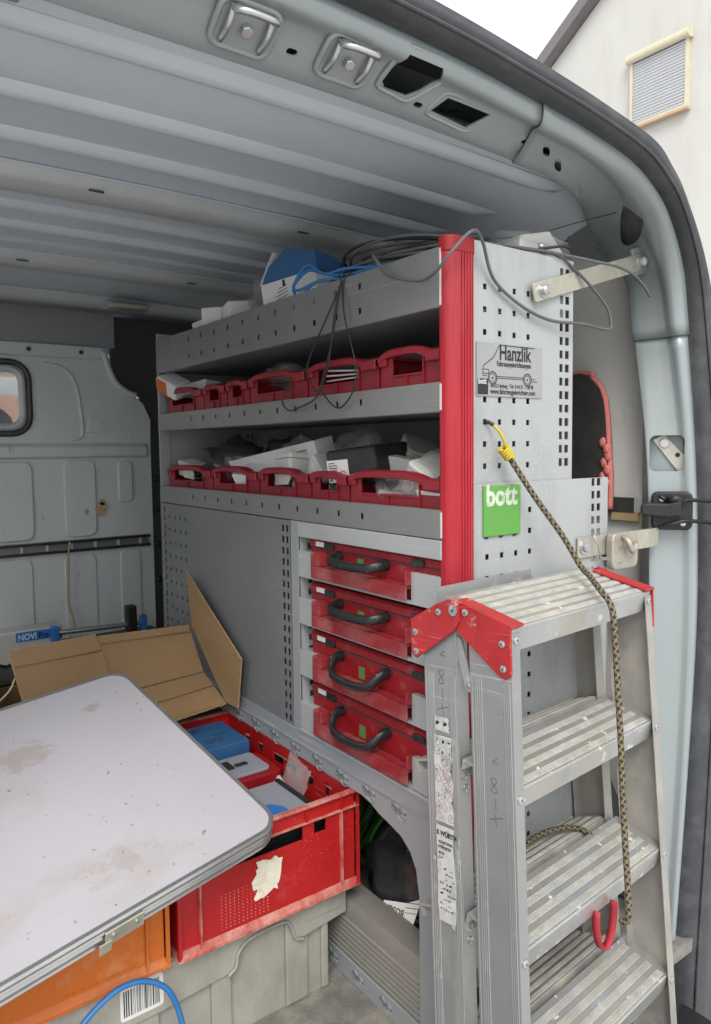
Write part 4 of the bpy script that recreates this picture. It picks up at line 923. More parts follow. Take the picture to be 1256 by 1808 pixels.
# side plates closing each step to the rails: rivets
def rivet(p, n, r_=0.006, par=lad, m=steel):
    n = Vector(n); p = Vector(p)
    rv = MB().tube([p, p + n * 0.0018, p + n * 0.0030], [r_, r_, r_ * 0.55], 12).build('rivet', m, par, smooth=True, local=True)
    MB().tube([p + n * 0.0030, p + n * 0.0031], [r_ * 0.30, r_ * 0.28], 8).build('rivet_core', dark_void, rv if par is lad else par, local=True)
for k in (1, 2, 3):
    z = PZ - 0.235 * k
    rivet((lx(-1, z) + 0.0105, -0.0002, z - 0.012), (0, -1, 0)); rivet((lx(1, z) - 0.0105, -0.0002, z - 0.012), (0, -1, 0))
    rivet((lx(-1, z) + 0.013, FY0 - 0.0002, z - 0.004), (0, -1, 0)); rivet((lx(-1, z) + 0.013, FY0 - 0.0002, z - 0.024), (0, -1, 0))
    rivet((lx(1, z) - 0.013, FY0 - 0.0002, z - 0.012), (0, -1, 0), 0.005)
rivet((0.0105, -0.0002, PZ - 0.018), (0, -1, 0)); rivet((LW - 0.0105, -0.0002, PZ - 0.018), (0, -1, 0))
# red hinge caps, both sides
for sd in (-1, 1):
    xa, xb = (-0.0055, -0.0012) if sd < 0 else (LW + 0.0012, LW + 0.0055)
    near = [(-0.003, 0.931), (-0.001, 0.864), (0.010, 0.856), (0.022, 0.860), (0.098, 0.918), (0.110, 0.936), (0.110, 0.954), (0.101, 0.963), (0.088, 0.962)]
    far = [(0.108, 0.965), (0.122, 0.960), (0.190, 0.925), (0.192, 0.872), (0.182, 0.864), (0.100, 0.917), (0.088, 0.934), (0.088, 0.953), (0.096, 0.964)]
    cp = MB().prism(near, 0, xa, xb).build('hinge_cap', red_hinge, lad, bevel=0.001, local=True)
    TT = Matrix.Translation((0, 0, PZ)) @ Matrix.Rotation(R(16), 4, 'X')
    MB().box((xa if sd < 0 else LW - 0.026), (0.026 if sd < 0 else xb), -0.004, 0.104, 0.0016, 0.0060, TT).build('cap_top', red_hinge, cp, bevel=0.0015, local=True)
    xo = -0.0048 if sd < 0 else 0.0048
    cf = MB().prism(far, 0, xa + xo, xb + xo).build('hinge_cap', red_hinge, lad, bevel=0.001, local=True)
    xf = (xa - 0.0001) if sd < 0 else (xb + 0.0001)
    for (yy, zz) in ((0.012, 0.908), (0.012, 0.872), (0.078, 0.947)): rivet((xf, yy, zz), (sd, 0, 0), 0.0055, cp)
    for (yy, zz) in ((0.180, 0.907), (0.180, 0.876), (0.128, 0.944)): rivet((xf + xo, yy, zz), (sd, 0, 0), 0.0055, cf)
    rivet((xf + xo, 0.098, 0.949), (sd, 0, 0), 0.0085, cf)
    T2 = Matrix.Translation((0, 0.190, 0.9225)) @ Matrix.Rotation(R(-27), 4, 'X')
    MB().box(*((-0.010, 0.02) if sd < 0 else (LW - 0.02, LW + 0.010)), -0.070, 0.0, 0.0, 0.004, T2).build('cap_top', red_hinge, cf, bevel=0.001, local=True)
# fold-out stay between the two sides
ml = Matrix.Translation((0.004, 0.094, 0.865)) @ Matrix.Rotation(R(-16), 4, 'X')
stay = MB().prism(rrect(0.016, 0.085, 0.007, 4), 0, -0.002, 0.002, ml).build('stay_bar', alu, lad, local=True)
rivet(ml @ Vector((-0.002, 0, -0.032)), (-1, 0, 0), 0.004, stay)
# instruction stickers on the far left rail and pencil marks
def web_m(y, z, x_off, side_y): return frame((lx(-1, z) - x_off, y, z), (0, -1, 0), (SPL, 0, 1))
def rail_quad(y0, y1, z0, z1, off, name, m, par):
    return MB().add([(lx(-1, z0) - off, y1, z0), (lx(-1, z0) - off, y0, z0), (lx(-1, z1) - off, y0, z1), (lx(-1, z1) - off, y1, z1)], [(0, 1, 2, 3)]).build(name, m, par, solid=0.0006, local=True)
OFF = 0.0016
def ragged(z0, z1, seed, y0=0.116, y1=0.155):
    rnd = random.Random(seed); L = []
    n = 12
    for i in range(n + 1): L.append((y1 - rnd.random() * 0.0022, z0 + (z1 - z0) * i / n))
    for i in range(n + 1): L.append((y0 + rnd.random() * 0.004, z1 - (z1 - z0) * i / n))
    return MB().add([(lx(-1, z) - OFF, y, z) for y, z in L], [list(range(len(L)))])
st0 = ragged(0.755, 0.778, 3, 0.120, 0.152).build('instruction_sticker', worn_paper, lad, solid=0.0005, local=True)
st1 = ragged(0.612, 0.748, 1).build('instruction_sticker', worn_paper, lad, solid=0.0005, local=True)
st2 = ragged(0.455, 0.606, 2).build('maker_sticker', worn_paper, lad, solid=0.0005, local=True)
red_print = M('red_print', (0.26, 0.05, 0.06), 0.6, 0, 0.1)
rnd = random.Random(4)
for row in range(9):
    for c_ in range(3):
        y = 0.150 - 0.0125 * c_ - 0.003; z = 0.738 - row * 0.0145
        if rnd.random() < 0.12: continue
        o_ = OFF + 0.0005; m_ = web_m(y, z, o_, 0)
        if row < 3:
            b = MB()
            for (u0, u1, v0, v1) in ((-0.005, 0.005, 0.0055, 0.006), (-0.005, 0.005, -0.006, -0.0055), (-0.005, -0.0045, -0.0055, 0.0055), (0.0045, 0.005, -0.0055, 0.0055)):
                b.add([m_ @ Vector(q) for q in ((u0, v0, 0), (u1, v0, 0), (u1, v1, 0), (u0, v1, 0))], [(0, 1, 2, 3)])
            b.add([m_ @ Vector((rnd.uniform(-0.004, 0.004), rnd.uniform(-0.005, 0.005), 0.00005)) for _ in range(5)], [(0, 1, 2), (2, 3, 4)])
            b.build('pictogram', ink, st1, local=True)
        else:
            pts = [m_ @ Vector((0.0053 * math.cos(a), 0.0062 * math.sin(a), 0)) for a in [2 * math.pi * q / 16 for q in range(16)]]
            MB().tube(pts, 0.00028, 4, True).build('pictogram_ring', red_print, st1, local=True)
            b = MB()
            for _ in range(3):
                cx, cz = rnd.uniform(-0.002, 0.002), rnd.uniform(-0.003, 0.003)
                b.add([m_ @ Vector((cx + rnd.uniform(-0.0022, 0.0022), cz + rnd.uniform(-0.003, 0.003), 0.0001)) for _ in range(3)], [(0, 1, 2)])
            b.build('pictogram', ink, st1, local=True)
for (y, z) in ((0.146, 0.7665), (0.130, 0.7665)):
    m_ = web_m(y, z, OFF + 0.0004, 0)
    MB().add([m_ @ Vector(q) for q in ((-0.004, -0.003, 0), (0.003, -0.001, 0), (0.005, 0.003, 0), (-0.002, 0.004, 0))], [(0, 1, 2, 3)]).build('pictogram', ink, st0, local=True)
m_ = web_m(0.1455, 0.5905, OFF + 0.0005, 0); text('WÜRTH', 0.0105, m_, ink, st2, bold=0.0004, sx=0.86, local=True)
m_ = web_m(0.1515, 0.594, OFF + 0.0005, 0); MB().add([m_ @ Vector(q) for q in ((-0.002, -0.004, 0), (0.003, -0.004, 0), (0.003, 0.004, 0), (-0.002, 0.004, 0))], [(0, 1, 2, 3)]).build('maker_mark', red_print, st2, local=True)
for i, (s_, zz, sz) in enumerate((('ALU-STUFEN-', 0.578, 0.0062), ('STEHLEITER', 0.570, 0.0062), ('EN 131', 0.561, 0.005), ('2 x 4', 0.554, 0.005))):
    text(s_, sz, web_m(0.1505, zz, OFF + 0.0005, 0), ink, st2, bold=0.0001, sx=0.8, local=True)
for i in range(9):
    z = 0.538 - i * 0.008; b = MB(); y = 0.150
    while y > 0.122:
        w = rnd.uniform(0.002, 0.007)
        if rnd.random() < 0.65:
            m_ = web_m(y, z, OFF + 0.0005, 0)
            b.add([m_ @ Vector(q) for q in ((0, 0, 0), (w, 0, 0), (w, rnd.uniform(0.0008, 0.0045), 0), (0, 0.0012, 0))], [(0, 1, 2, 3)])
        y -= w + 0.0015
    if b.v: b.build('small_print', ink, st2, local=True)
for k, (y, z) in enumerate(((0.158, 0.552), (0.140, 0.474), (0.122, 0.455), (0.120, 0.640), (0.135, 0.618))):   # curling torn paper
    m_ = web_m(y, z, OFF, 0)
    MB().add([m_ @ Vector(q) for q in ((-0.004, -0.004, 0), (0.005, -0.002, 0.003), (0.003, 0.006, 0.006), (-0.005, 0.003, 0.001))], [(0, 1, 2), (0, 2, 3)]).build('torn_edge', paper, st2, solid=0.0003, local=True)
def mark(pts, rl, y, z, s_):
    m_ = web_m(y, z, 0.0003, 0)
    b = MB().tube([m_ @ Vector((a * s_, c_ * s_, 0.0)) for a, c_ in pts], 0.00055, 4)
    b.build('pencil_mark', ink_soft, rl, local=True)
FOUR = [(0.5, 1.2), (-0.3, 0.6), (0.6, 0.5)]; EIGHT = [(0.5 * math.sin(2 * t) * 0.9, 0.9 * math.cos(t)) for t in [q * 0.35 for q in range(19)]]
for rl, yy, zz in ((fr_l, 0.134, 0.868), (nr_l, 0.036, 0.725)):
    mark(FOUR, rl, yy, zz, 0.011); mark(EIGHT, rl, yy + 0.002, zz - 0.028, 0.012); mark([(0.0, 0.9), (0.05, -0.9)], rl, yy, zz - 0.055, 0.010); mark([(-1.1, -0.2), (1.2, 0.6)], rl, yy, zz - 0.078, 0.010); mark([(-0.2, 1.0), (0.1, -1.0)], rl, yy, zz - 0.078, 0.010)

# elastic cord tying the ladder to the rack
cord = empty('elastic_cord', (0.13, -0.05, 1.0), 'black and yellow braided elastic cord tying the ladder to the rack', 'cord')
pts = spline([(0.128, -0.026, 1.078), (0.175, -0.045, 1.005), (0.225, -0.068, 0.932), (0.250, -0.088, 0.878), (0.232, -0.120, 0.866), (0.198, -0.168, 0.851), (0.189, -0.192, 0.834), (0.187, -0.201, 0.80), (0.187, -0.209, 0.70), (0.187, -0.2165, 0.60), (0.188, -0.223, 0.48), (0.190, -0.2305, 0.37), (0.191, -0.231, 0.325), (0.191, -0.218, 0.312)], 8)
MB().tube(pts, 0.0052, 10, uv=True).build('braided_cord', braid, cord, smooth='all')
MB().tube(spline([(0.1015, 0.006, 1.131), (0.103, -0.008, 1.131), (0.110, -0.018, 1.122), (0.118, -0.026, 1.105), (0.126, -0.027, 1.085)], 6), 0.0028, 8).build('yellow_wire', yellow_wire, cord, smooth='all')
MB().tube(spline([(0.100, 0.008, 1.131), (0.1025, -0.006, 1.132), (0.107, -0.015, 1.1265)], 5), 0.0034, 8).build('wire_end', cable_black, cord, smooth='all')
kn = []
for i in range(64):
    a = i / 64 * 2 * math.pi * 5; t = i / 63
    ax = Vector((0.118, -0.026, 1.088)).lerp(Vector((0.134, -0.028, 1.070)), t); d_ = Vector((0.6, -0.1, -0.78)); e1 = d_.orthogonal().normalized(); e2 = d_.cross(e1).normalized()
    kn.append(ax + (e1 * math.cos(a) + e2 * math.sin(a)) * (0.0085 + 0.001 * math.sin(i)))
MB().tube(kn, 0.0026, 8).build('yellow_knot', yellow_wire, cord, smooth='all')
strap = MB(); rows = []
for i in range(25):
    a = R(170 + 200 * i / 24); c_ = Vector((0.174 + 0.024 * math.cos(a), -0.199, 0.325 + 0.062 * math.sin(a)))
    rows.append([c_ + Vector((0.001, -0.0065, 0.001)), c_ + Vector((-0.001, 0.0065, -0.001))])
MB().loft(rows).build('red_loop', red_strap, cord, smooth='all', solid=0.002)
tail = MB().tube(spline([(0.125, -0.052, 0.386), (0.150, -0.056, 0.388), (0.178, -0.05, 0.387), (0.210, -0.054, 0.389), (0.240, -0.060, 0.388), (0.262, -0.072, 0.386), (0.272, -0.090, 0.383), (0.275, -0.105, 0.372), (0.275, -0.108, 0.355)], 6), 0.0048, 10, uv=True).build('cord_tail', braid, None, smooth='all')
tag(tail, 'short end of braided dark cord lying on a rear ladder step', 'cord')

# ================================================================== FOLDED TABLE
u = Vector((0.983, 0.167, 0.077)).normalized(); v = Vector((-0.183, 0.937, 0.299)); v = (v - u * v.dot(u)).normalized()
TM = frame(Vector((-0.219, 0.200, 0.435)) + u * 0.015 - v * 0.006, u, v)
tab = empty('folding_table', (0, 0, 0), 'white folded table with aluminium edging lying across the crates', 'table'); tab.matrix_world = TM
TL, TWd, TH = 0.86, 0.560, 0.040
def leaf(z0, z1, m, name, dx=0.0, dy=0.0):
    pl = [(a + dx, b + dy) for a, b in rrect(TL, TWd, 0.042, 7, -TL / 2, TWd / 2)]
    lf = MB().prism(pl, 2, z0 + 0.001, z1 - 0.0012).build(name, m, tab, local=True)
    zc = (z0 + z1) / 2; h = (z1 - z0) / 2
    rows = []
    n = len(pl)
    for i in range(n):
        p = Vector((*pl[i], 0)); q0 = Vector((*pl[i - 1], 0)); q1 = Vector((*pl[(i + 1) % n], 0))
        t = (q1 - q0).normalized(); nn = Vector((t.y, -t.x, 0))
        rows.append([p + nn * a + Vector((0, 0, zc + b)) for a, b in ((-0.0055, h), (0.001, h + 0.0006), (0.0035, h * 0.55), (0.0018, h * 0.2), (0.0018, -h * 0.2), (0.0035, -h * 0.55), (0.001, -h - 0.0006), (-0.0055, -h))])
    rows.append(rows[0])
    MB().loft(rows).build('edge_trim', alu_trim, lf, smooth=True, local=True, angle=50)
    return lf
leaf(-0.0165, 0.0, laminate, 'table_leaf'); leaf(-TH, -0.0205, laminate, 'table_leaf', 0.002, 0.003)
MB().box(-TL + 0.03, -0.03, 0.006, 0.012, -0.0205, -0.0165).build('hinge_strip', alu_trim, tab, local=True)
lt = MB().box(-0.335, -0.272, -0.0068, -0.0038, -0.036, -0.010).build('table_catch', galv, tab, bevel=0.001, local=True)
MB().box(-0.345, -0.325, -0.0085, -0.0069, -0.046, -0.026).build('catch_tongue', galv, lt, bevel=0.001, local=True)
for xx in (-0.322, -0.285): MB().cyl((xx, -0.0090, -0.020), (xx, -0.0067, -0.020), 0.003, 10).build('rivet', steel, lt, local=True)

# ================================================================== CRATES
def crate(name, x0, x1, y0, y1, z0, h, m, label, front_holes, side_holes, ribs, wall=0.003, cat='crate', rim=None):
    rim = rim or m
    rt = empty(name, ((x0 + x1) / 2, (y0 + y1) / 2, z0), label, cat)
    z1 = z0 + h; e = 0.010
    a0, a1, c0, c1 = x0 + e, x1 - e, y0 + e, y1 - e
    MB().box(a0, a1, c0, c1, z0 + 0.003, z0 + 0.008).build('crate_floor', m, rt)
    for yy in (c0, c1): MB().perf((0, yy, 0), (1, 0, 0), (0, 0, 1), a0, a1, z0 + 0.004, z1 - 0.002, front_holes).build('crate_wall', m, rt, solid=wall)
    for xx in (a0, a1): MB().perf((xx, 0, 0), (0, 1, 0), (0, 0, 1), c0 + 0.0016, c1 - 0.0016, z0 + 0.004, z1 - 0.002, side_holes).build('crate_wall', m, rt, solid=wall)
    def ring(zA, zB, o, i, nm):
        b = MB(); P = [(x0 + o, y0 + o, x1 - o, y1 - o), (x0 + i, y0 + i, x1 - i, y1 - i)]
        vv = []
        for (xa, ya, xb, yb) in P:
            for zz in (zA, zB): vv += [(xa, ya, zz), (xb, ya, zz), (xb, yb, zz), (xa, yb, zz)]
        ff = []
        for k in range(4):
            k2 = (k + 1) % 4
            ff += [(k, k2, k2 + 4, k + 4), (k + 8, k + 12, k2 + 12, k2 + 8), (k + 4, k2 + 4, k2 + 12, k + 12), (k, k + 8, k2 + 8, k2)]
        return b.add(vv, ff).build(nm, rim, rt, bevel=0.0018)
    ring(z1 - 0.006, z1, 0.0, e + 0.0025, 'top_rim'); ring(z1 - 0.036, z1 - 0.0325, 0.001, e - 0.0014, 'upper_flange'); ring(z0, z0 + 0.0045, 0.0, e + 0.002, 'bottom_rim')
    MB().prism([(c0 - 0.0016, z0 + 0.0046), (y0 + 0.0006, z0 + 0.0046), (y0 + 0.0006, z0 + 0.006), (c0 - 0.0016, z0 + 0.017)], 0, x0 + 0.0056, x1 - 0.0056).build('bottom_ledge', rim, rt)
    for xx in ribs:
        for ya, yb in ((y0 + 0.0015, c0 - 0.0016), (c1 + 0.0016, y1 - 0.0015)):
            MB().box(xx - 0.0018, xx + 0.0018, ya, yb, z0 + 0.0047, z1 - 0.0365).build('wall_rib', rim, rt)
    for xx in list(ribs[1:-1]) + [(a0 + a1) / 2 + 0.07, (a0 + a1) / 2 - 0.07] + [ribs[0], ribs[-1]]:
        MB().box(xx - 0.0016, xx + 0.0016, y0 + 0.0015, c0 - 0.0016, z1 - 0.0324, z1 - 0.0061).build('rim_rib', m, rt)
    n = 6
    for k in range(n + 1):
        yy = y0 + 0.0035 + (y1 - y0 - 0.007) * k / n
        for xa, xb in ((x0 + 0.0015, a0 - 0.0016), (a1 + 0.0016, x1 - 0.0015)):
            MB().box(xa, xb, yy - 0.0018, yy + 0.0018, z0 + 0.0046, z1 - 0.0325 if k in (0, n) else z1 - 0.0365).build('wall_rib', m, rt)
            if k in (0, n): pass
    for xx in (x0 + 0.0034, x1 - 0.0034):
        MB().box(xx - 0.0018, xx + 0.0018, y0 + 0.0015, c0, z0 + 0.0046, z1 - 0.0061).build('corner_rib', m, rt)
    return rt
RX0, RX1, RY0, RY1, RZ = -0.376, 0.0135, 0.257, 0.828, 0.2098
fh = [(-0.19, 0.358, 0.145, 0.030), (-0.078, 0.361, 0.028, 0.030), (-0.302, 0.361, 0.028, 0.030)]
sh_ = [(0.713, 0.374, 0.026, 0.026), (0.648, 0.372, 0.024, 0.026), (0.530, 0.372, 0.11, 0.026), (0.425, 0.371, 0.026, 0.027), (0.355, 0.372, 0.028, 0.027)]
rc = crate('red_crate', RX0, RX1, RY0, RY1, RZ, 0.2005, red_crate, 'large red plastic crate with a torn paper label on its front', fh, sh_, (-0.332, -0.030), rim=red_rim)
# torn label, stippled patch
lab = []; rnd = random.Random(11)
ctr = (-0.196, 0.300)
for k in range(26):
    a = 2 * math.pi * k / 26; rr = 1 + rnd.uniform(-0.26, 0.20)
    lab.append((ctr[0] + 0.030 * rr * math.copysign(abs(math.cos(a)) ** 0.6, math.cos(a)), RY0 + 0.0072, ctr[1] + 0.036 * rr * math.copysign(abs(math.sin(a)) ** 0.6, math.sin(a))))
MB().add(lab, [list(range(26))]).build('torn_label', torn_paper, rc, solid=0.0008)
stp = MB()
for i in range(12):
    for j in range(11):
        xx, zz = -0.290 + i * 0.0085, 0.235 + j * 0.0062
        stp.add([(xx - 0.0016, RY0 + 0.0085, zz), (xx, RY0 + 0.0085, zz - 0.0016), (xx + 0.0016, RY0 + 0.0085, zz), (xx, RY0 + 0.0085, zz + 0.0016), (xx, RY0 + 0.0066, zz)], [(0, 1, 4), (1, 2, 4), (2, 3, 4), (3, 0, 4)])
tag(stp.build('moulded_dots', red_rim, rc), kind='stuff')
oc = crate('orange_crate', -0.785, -0.386, 0.262, 0.83, RZ, 0.168, orange_crate, 'orange plastic crate under the white table beside the red crate', [(-0.59, 0.335, 0.15, 0.026)], [(0.54, 0.335, 0.12, 0.026)], (-0.740, -0.427))
for k in range(10):
    MB().add([(-0.56 + 0.012 * k, 0.2695, 0.232), (-0.553 + 0.012 * k, 0.2695, 0.232), (-0.553 + 0.012 * k, 0.2695, 0.2335), (-0.56 + 0.012 * k, 0.2695, 0.2335)], [(0, 1, 2, 3)]).build('moulded_text_line', orange_crate, oc, solid=0.0008)

# grey container carrying both crates
gc = empty('grey_container', (-0.25, 0.57, 0.0), 'scuffed grey plastic container under the red and orange crates', 'container')
gx0, gx1, gy0, gy1, gh = -0.64, -0.045, 0.298, 0.83, 0.2095
for (xa, xb, ya, yb) in ((gx0, gx1, gy0, gy0 + 0.004), (gx0, gx1, gy1 - 0.004, gy1), (gx0, gx0 + 0.004, gy0 + 0.004, gy1 - 0.004), (gx1 - 0.004, gx1, gy0 + 0.004, gy1 - 0.004)):
    MB().box(xa, xb, ya, yb, 0.004, gh - 0.004).build('container_wall', grey_crate, gc)
MB().box(gx0, gx1, gy0, gy1, 0.0005, 0.004).build('container_floor', grey_crate, gc)
MB().box(gx0 - 0.004, gx1 + 0.035, gy0 - 0.014, gy1 + 0.01, gh - 0.006, gh - 0.001).build('container_lid', grey_crate, gc, bevel=0.002)
skirt = [(gx0 - 0.003, gh - 0.007), (gx0 - 0.003, 0.120), (-0.405, 0.120), (-0.270, 0.130), (-0.258, 0.138), (-0.252, 0.160), (-0.244, 0.174), (-0.225, 0.180), (-0.16, 0.1835), (-0.142, 0.177), (-0.134, 0.160), (-0.124, 0.138), (-0.108, 0.134), (-0.005, 0.146), (-0.010 + 0.005, gh - 0.007)]
MB().prism(skirt, 1, gy0 - 0.0135, gy0 - 0.009).build('rim_skirt', grey_crate, gc, bevel=0.002)
MB().box(-0.012, -0.0065, gy0 - 0.0085, gy1, 0.146, gh - 0.007).build('rim_skirt', grey_crate, gc, bevel=0.001)
MB().tube(spline([(-0.272, gy0 - 0.0155, 0.128), (-0.256, gy0 - 0.0155, 0.140), (-0.250, gy0 - 0.0155, 0.164), (-0.225, gy0 - 0.0155, 0.1815), (-0.16, gy0 - 0.0155, 0.1845), (-0.140, gy0 - 0.0155, 0.174), (-0.128, gy0 - 0.0155, 0.142), (-0.108, gy0 - 0.0155, 0.132)], 5), 0.0028, 8).build('skirt_bead', grey_crate, gc, smooth='all')
for xa, xb in ((-0.302, -0.262), (-0.145, -0.095), (-0.062, -0.046), (-0.44, -0.40)):
    MB().box(xa, xb, gy0 - 0.008, gy0 - 0.0002, 0.003, gh - 0.008).build('corner_column', grey_crate, gc, bevel=0.003)
MB().prism(rrect(0.085, 0.030, 0.006, 3, -0.060, 0.178), 1, gy0 - 0.0155, gy0 - 0.0136).build('label_field', grey_crate, gc, bevel=0.001)
bl = MB().prism(rrect(0.075, 0.060, 0.006, 3, -0.432, 0.165), 1, gy0 - 0.0150, gy0 - 0.0137).build('barcode_label', paper, gc)
xx = -0.464; bar = MB(); rnd = random.Random(5)
while xx < -0.402:
    w = rnd.choice((0.0008, 0.0012, 0.0022)); bar.add([(xx, gy0 - 0.0153, 0.142), (xx + w, gy0 - 0.0153, 0.142), (xx + w, gy0 - 0.0153, 0.188), (xx, gy0 - 0.0153, 0.188)], [(0, 1, 2, 3)]); xx += w + rnd.choice((0.0009, 0.0016, 0.0024))
bar.build('barcode', ink, bl)
hose = MB().tube(spline([(-0.62, 0.225, 0.10), (-0.56, 0.235, 0.185), (-0.50, 0.243, 0.222), (-0.455, 0.247, 0.2235), (-0.42, 0.247, 0.206), (-0.395, 0.245, 0.175), (-0.38, 0.24, 0.12), (-0.375, 0.23, 0.05), (-0.40, 0.2, 0.006)], 8), 0.0048, 10).build('blue_hose', cable_blue, None, smooth='all')
tag(hose, 'blue cable arching in front of the grey container', 'cable')

# contents of the red crate
bbx = MB().box(-0.175, -0.028, 0.645, 0.80, 0.335, 0.397, Matrix.Translation((0, 0, 0))).build('blue_carton', blue_card, None, bevel=0.002)
tag(bbx, 'blue printed carton lying in the red crate', 'carton')
for k, (xa, xb, yy) in enumerate(((-0.16, -0.10, 0.775), (-0.16, -0.11, 0.768), (-0.16, -0.105, 0.761), (-0.16, -0.12, 0.754), (-0.09, -0.05, 0.72))):
    MB().box(xa, xb, yy, yy + 0.003, 0.3971, 0.3974).build('print_line', ink, bbx)
MB().tube([(-0.10 + 0.02 * math.cos(a), 0.69 + 0.02 * math.sin(2 * a) * 0.6, 0.3973) for a in [q * 0.5 for q in range(13)]], 0.0012, 4).build('printed_hand', ink, bbx)
rcs = empty('red_parts_case', (-0.09, 0.57, 0.219), 'small red case with scratched clear lid inside red crate', 'case')
MB().prism(rrect(0.16, 0.125, 0.015, 4, -0.095, 0.572), 2, 0.30, 0.3685).build('case_body', red_case, rcs, bevel=0.003)
MB().prism(rrect(0.13, 0.10, 0.012, 4, -0.103, 0.575), 2, 0.369, 0.3765).build('case_lid', milky_lid, rcs, bevel=0.002)
MB().box(-0.135, -0.11, 0.56, 0.60, 0.377, 0.381).build('drill_bit', black_plastic, rcs, bevel=0.002); MB().box(-0.105, -0.075, 0.565, 0.578, 0.377, 0.380).build('drill_bit', black_plastic, rcs, bevel=0.002)
MB().box(-0.17, -0.02, 0.512, 0.63, 0.220, 0.2995).build('case_base', black_plastic, rcs)
og = empty('parts_organiser', (-0.13, 0.40, 0.219), 'parts organiser with cloudy clear lid and blue badge in red crate', 'organiser')
MB().box(-0.24, -0.045, 0.30, 0.490, 0.22, 0.349).build('organiser_body', black_plastic, og)
MB().box(-0.238, -0.050, 0.302, 0.488, 0.3495, 0.3585).build('organiser_lid', milky_lid, og, bevel=0.002)
MB().prism([(-0.16, 0.33), (-0.095, 0.33), (-0.095, 0.375), (-0.115, 0.40), (-0.16, 0.40)], 2, 0.3588, 0.3598).build('blue_badge', blue_plastic, og)
MB().box(-0.050, -0.040, 0.300, 0.49, 0.335, 0.3625).build('clip_edge', black_plastic, og, bevel=0.002)
bag = MB(); rows = []
for i in range(11):
    row = []
    for j in range(9):
        a, b = i / 10 - 0.5, j / 8 - 0.5
        row.append(Vector((-0.025 + b * 0.03 + 0.006 * mnoise.noise(Vector((a * 6, b * 6, 1))), 0.445 + a * 0.085, 0.365 + b * 0.085 + 0.02 * a + 0.010 * mnoise.noise(Vector((a * 5, b * 5, 4))))))
    rows.append(row)
tag(bag.loft(rows).build('zip_bag', clear_film, None, smooth='all', solid=0.0006), 'small crumpled clear zip bag standing in the red crate', 'plastic bag')
tag(MB().ball((-0.028, 0.525, 0.315), 0.018, 0.045, 0.045, 14, 8).build('cable_reel', grey_white, None, smooth='all'), 'pale round reel beside the case in red crate', 'reel')

# ================================================================== OPEN CARDBOARD BOX
cb = empty('cardboard_box', (-0.27, 1.05, 0.0), 'open brown cardboard box with raised flaps behind the red crate', 'cardboard box')
def sheet(name, P, m=card, t=0.0045):
    o_ = MB().add(P, [list(range(len(P)))]).build(name, m, cb, solid=t, off=0)
    n_ = (Vector(P[1]) - Vector(P[0])).cross(Vector(P[2]) - Vector(P[1])).normalized()
    for a, b in zip(P, P[1:] + P[:1]):
        a, b = Vector(a), Vector(b); d = (b - a).normalized(); k = max(2, int((b - a).length / 0.012))
        wav = [a.lerp(b, q / k) + n_ * 0.0012 * (1 if q % 2 else -1) for q in range(k + 1)]
        MB().tube(wav, 0.0014, 5).build('cut_edge', card_edge, o_)
    return o_
sheet('front_flap', [(-0.492, 0.957, 0.625), (-0.290, 0.958, 0.632), (-0.262, 0.898, 0.505), (-0.255, 0.84, 0.42), (-0.462, 0.84, 0.42)])
sheet('middle_flap', [(-0.286, 0.966, 0.624), (-0.041, 0.960, 0.617), (-0.030, 0.898, 0.503), (-0.199, 0.894, 0.495), (-0.262, 0.905, 0.50)])
sheet('lower_flap', [(-0.203, 0.892, 0.490), (-0.030, 0.893, 0.499), (-0.024, 0.775, 0.447), (-0.175, 0.760, 0.440), (-0.26, 0.80, 0.44)])
sheet('side_flap', [(-0.022, 1.005, 0.757), (-0.020, 0.692, 0.580), (-0.020, 0.716, 0.452), (-0.024, 0.775, 0.452), (-0.030, 0.955, 0.612)])
for (a, b) in (((-0.483, 0.934, 0.590), (-0.283, 0.934, 0.594)), ((-0.28, 0.953, 0.607), (-0.037, 0.948, 0.600)), ((-0.19, 0.835, 0.4675), (-0.03, 0.842, 0.477))):
    d = Vector((0, -0.0032, 0.0022)); MB().tube([Vector(a) + d, Vector(b) + d], 0.0014, 6).build('crease', card, cb, smooth='all')
MB().box(-0.49, -0.486, 0.965, 1.30, 0.005, 0.44).build('box_wall', card, cb); MB().box(-0.040, -0.036, 0.975, 1.30, 0.005, 0.44).build('box_wall', card, cb)
MB().box(-0.486, -0.040, 1.296, 1.30, 0.005, 0.44).build('box_wall', card, cb); MB().box(-0.486, -0.040, 0.975, 0.979, 0.005, 0.44).build('box_wall', card, cb)
MB().box(-0.486, -0.040, 0.979, 1.296, 0.001, 0.005).build('box_floor', card, cb)

# ================================================================== THINGS BY THE BULKHEAD
bb = empty('black_chest', (-0.25, 1.62, 0.0), 'low black plastic chest on the floor against the bulkhead', 'chest')
MB().box(-0.62, 0.17, 1.44, 1.84, 0.0, 0.385).build('trunk_body', black_plastic, bb, bevel=0.01); MB().box(-0.64, 0.19, 1.43, 1.85, 0.386, 0.415).build('trunk_lid', black_plastic, bb, bevel=0.006)
nv = empty('grey_profile_case', (-0.36, 1.62, 0.415), 'long pale grey case with a blue name label by the bulkhead', 'case')
MB().box(-0.60, -0.205, 1.60, 1.68, 0.4155, 0.522).build('case_body', grey_white, nv, bevel=0.006)
nl = MB().box(-0.348, -0.245, 1.5975, 1.5995, 0.487, 0.517).build('name_label', blue_plastic, nv)
text('NOVI', 0.028, panel_m(-0.343, 0.4915, 1.5970), white_card, nl, bold=0.0004, sx=0.82)
text('Pro', 0.028, panel_m(-0.2825, 0.4915, 1.5970), ink, nl, bold=0.0008, sx=0.80)
cl_ = empty('bar_clamp', (-0.05, 1.58, 0.416), 'blue ended bar clamp with bright tube near the bulkhead', 'clamp')
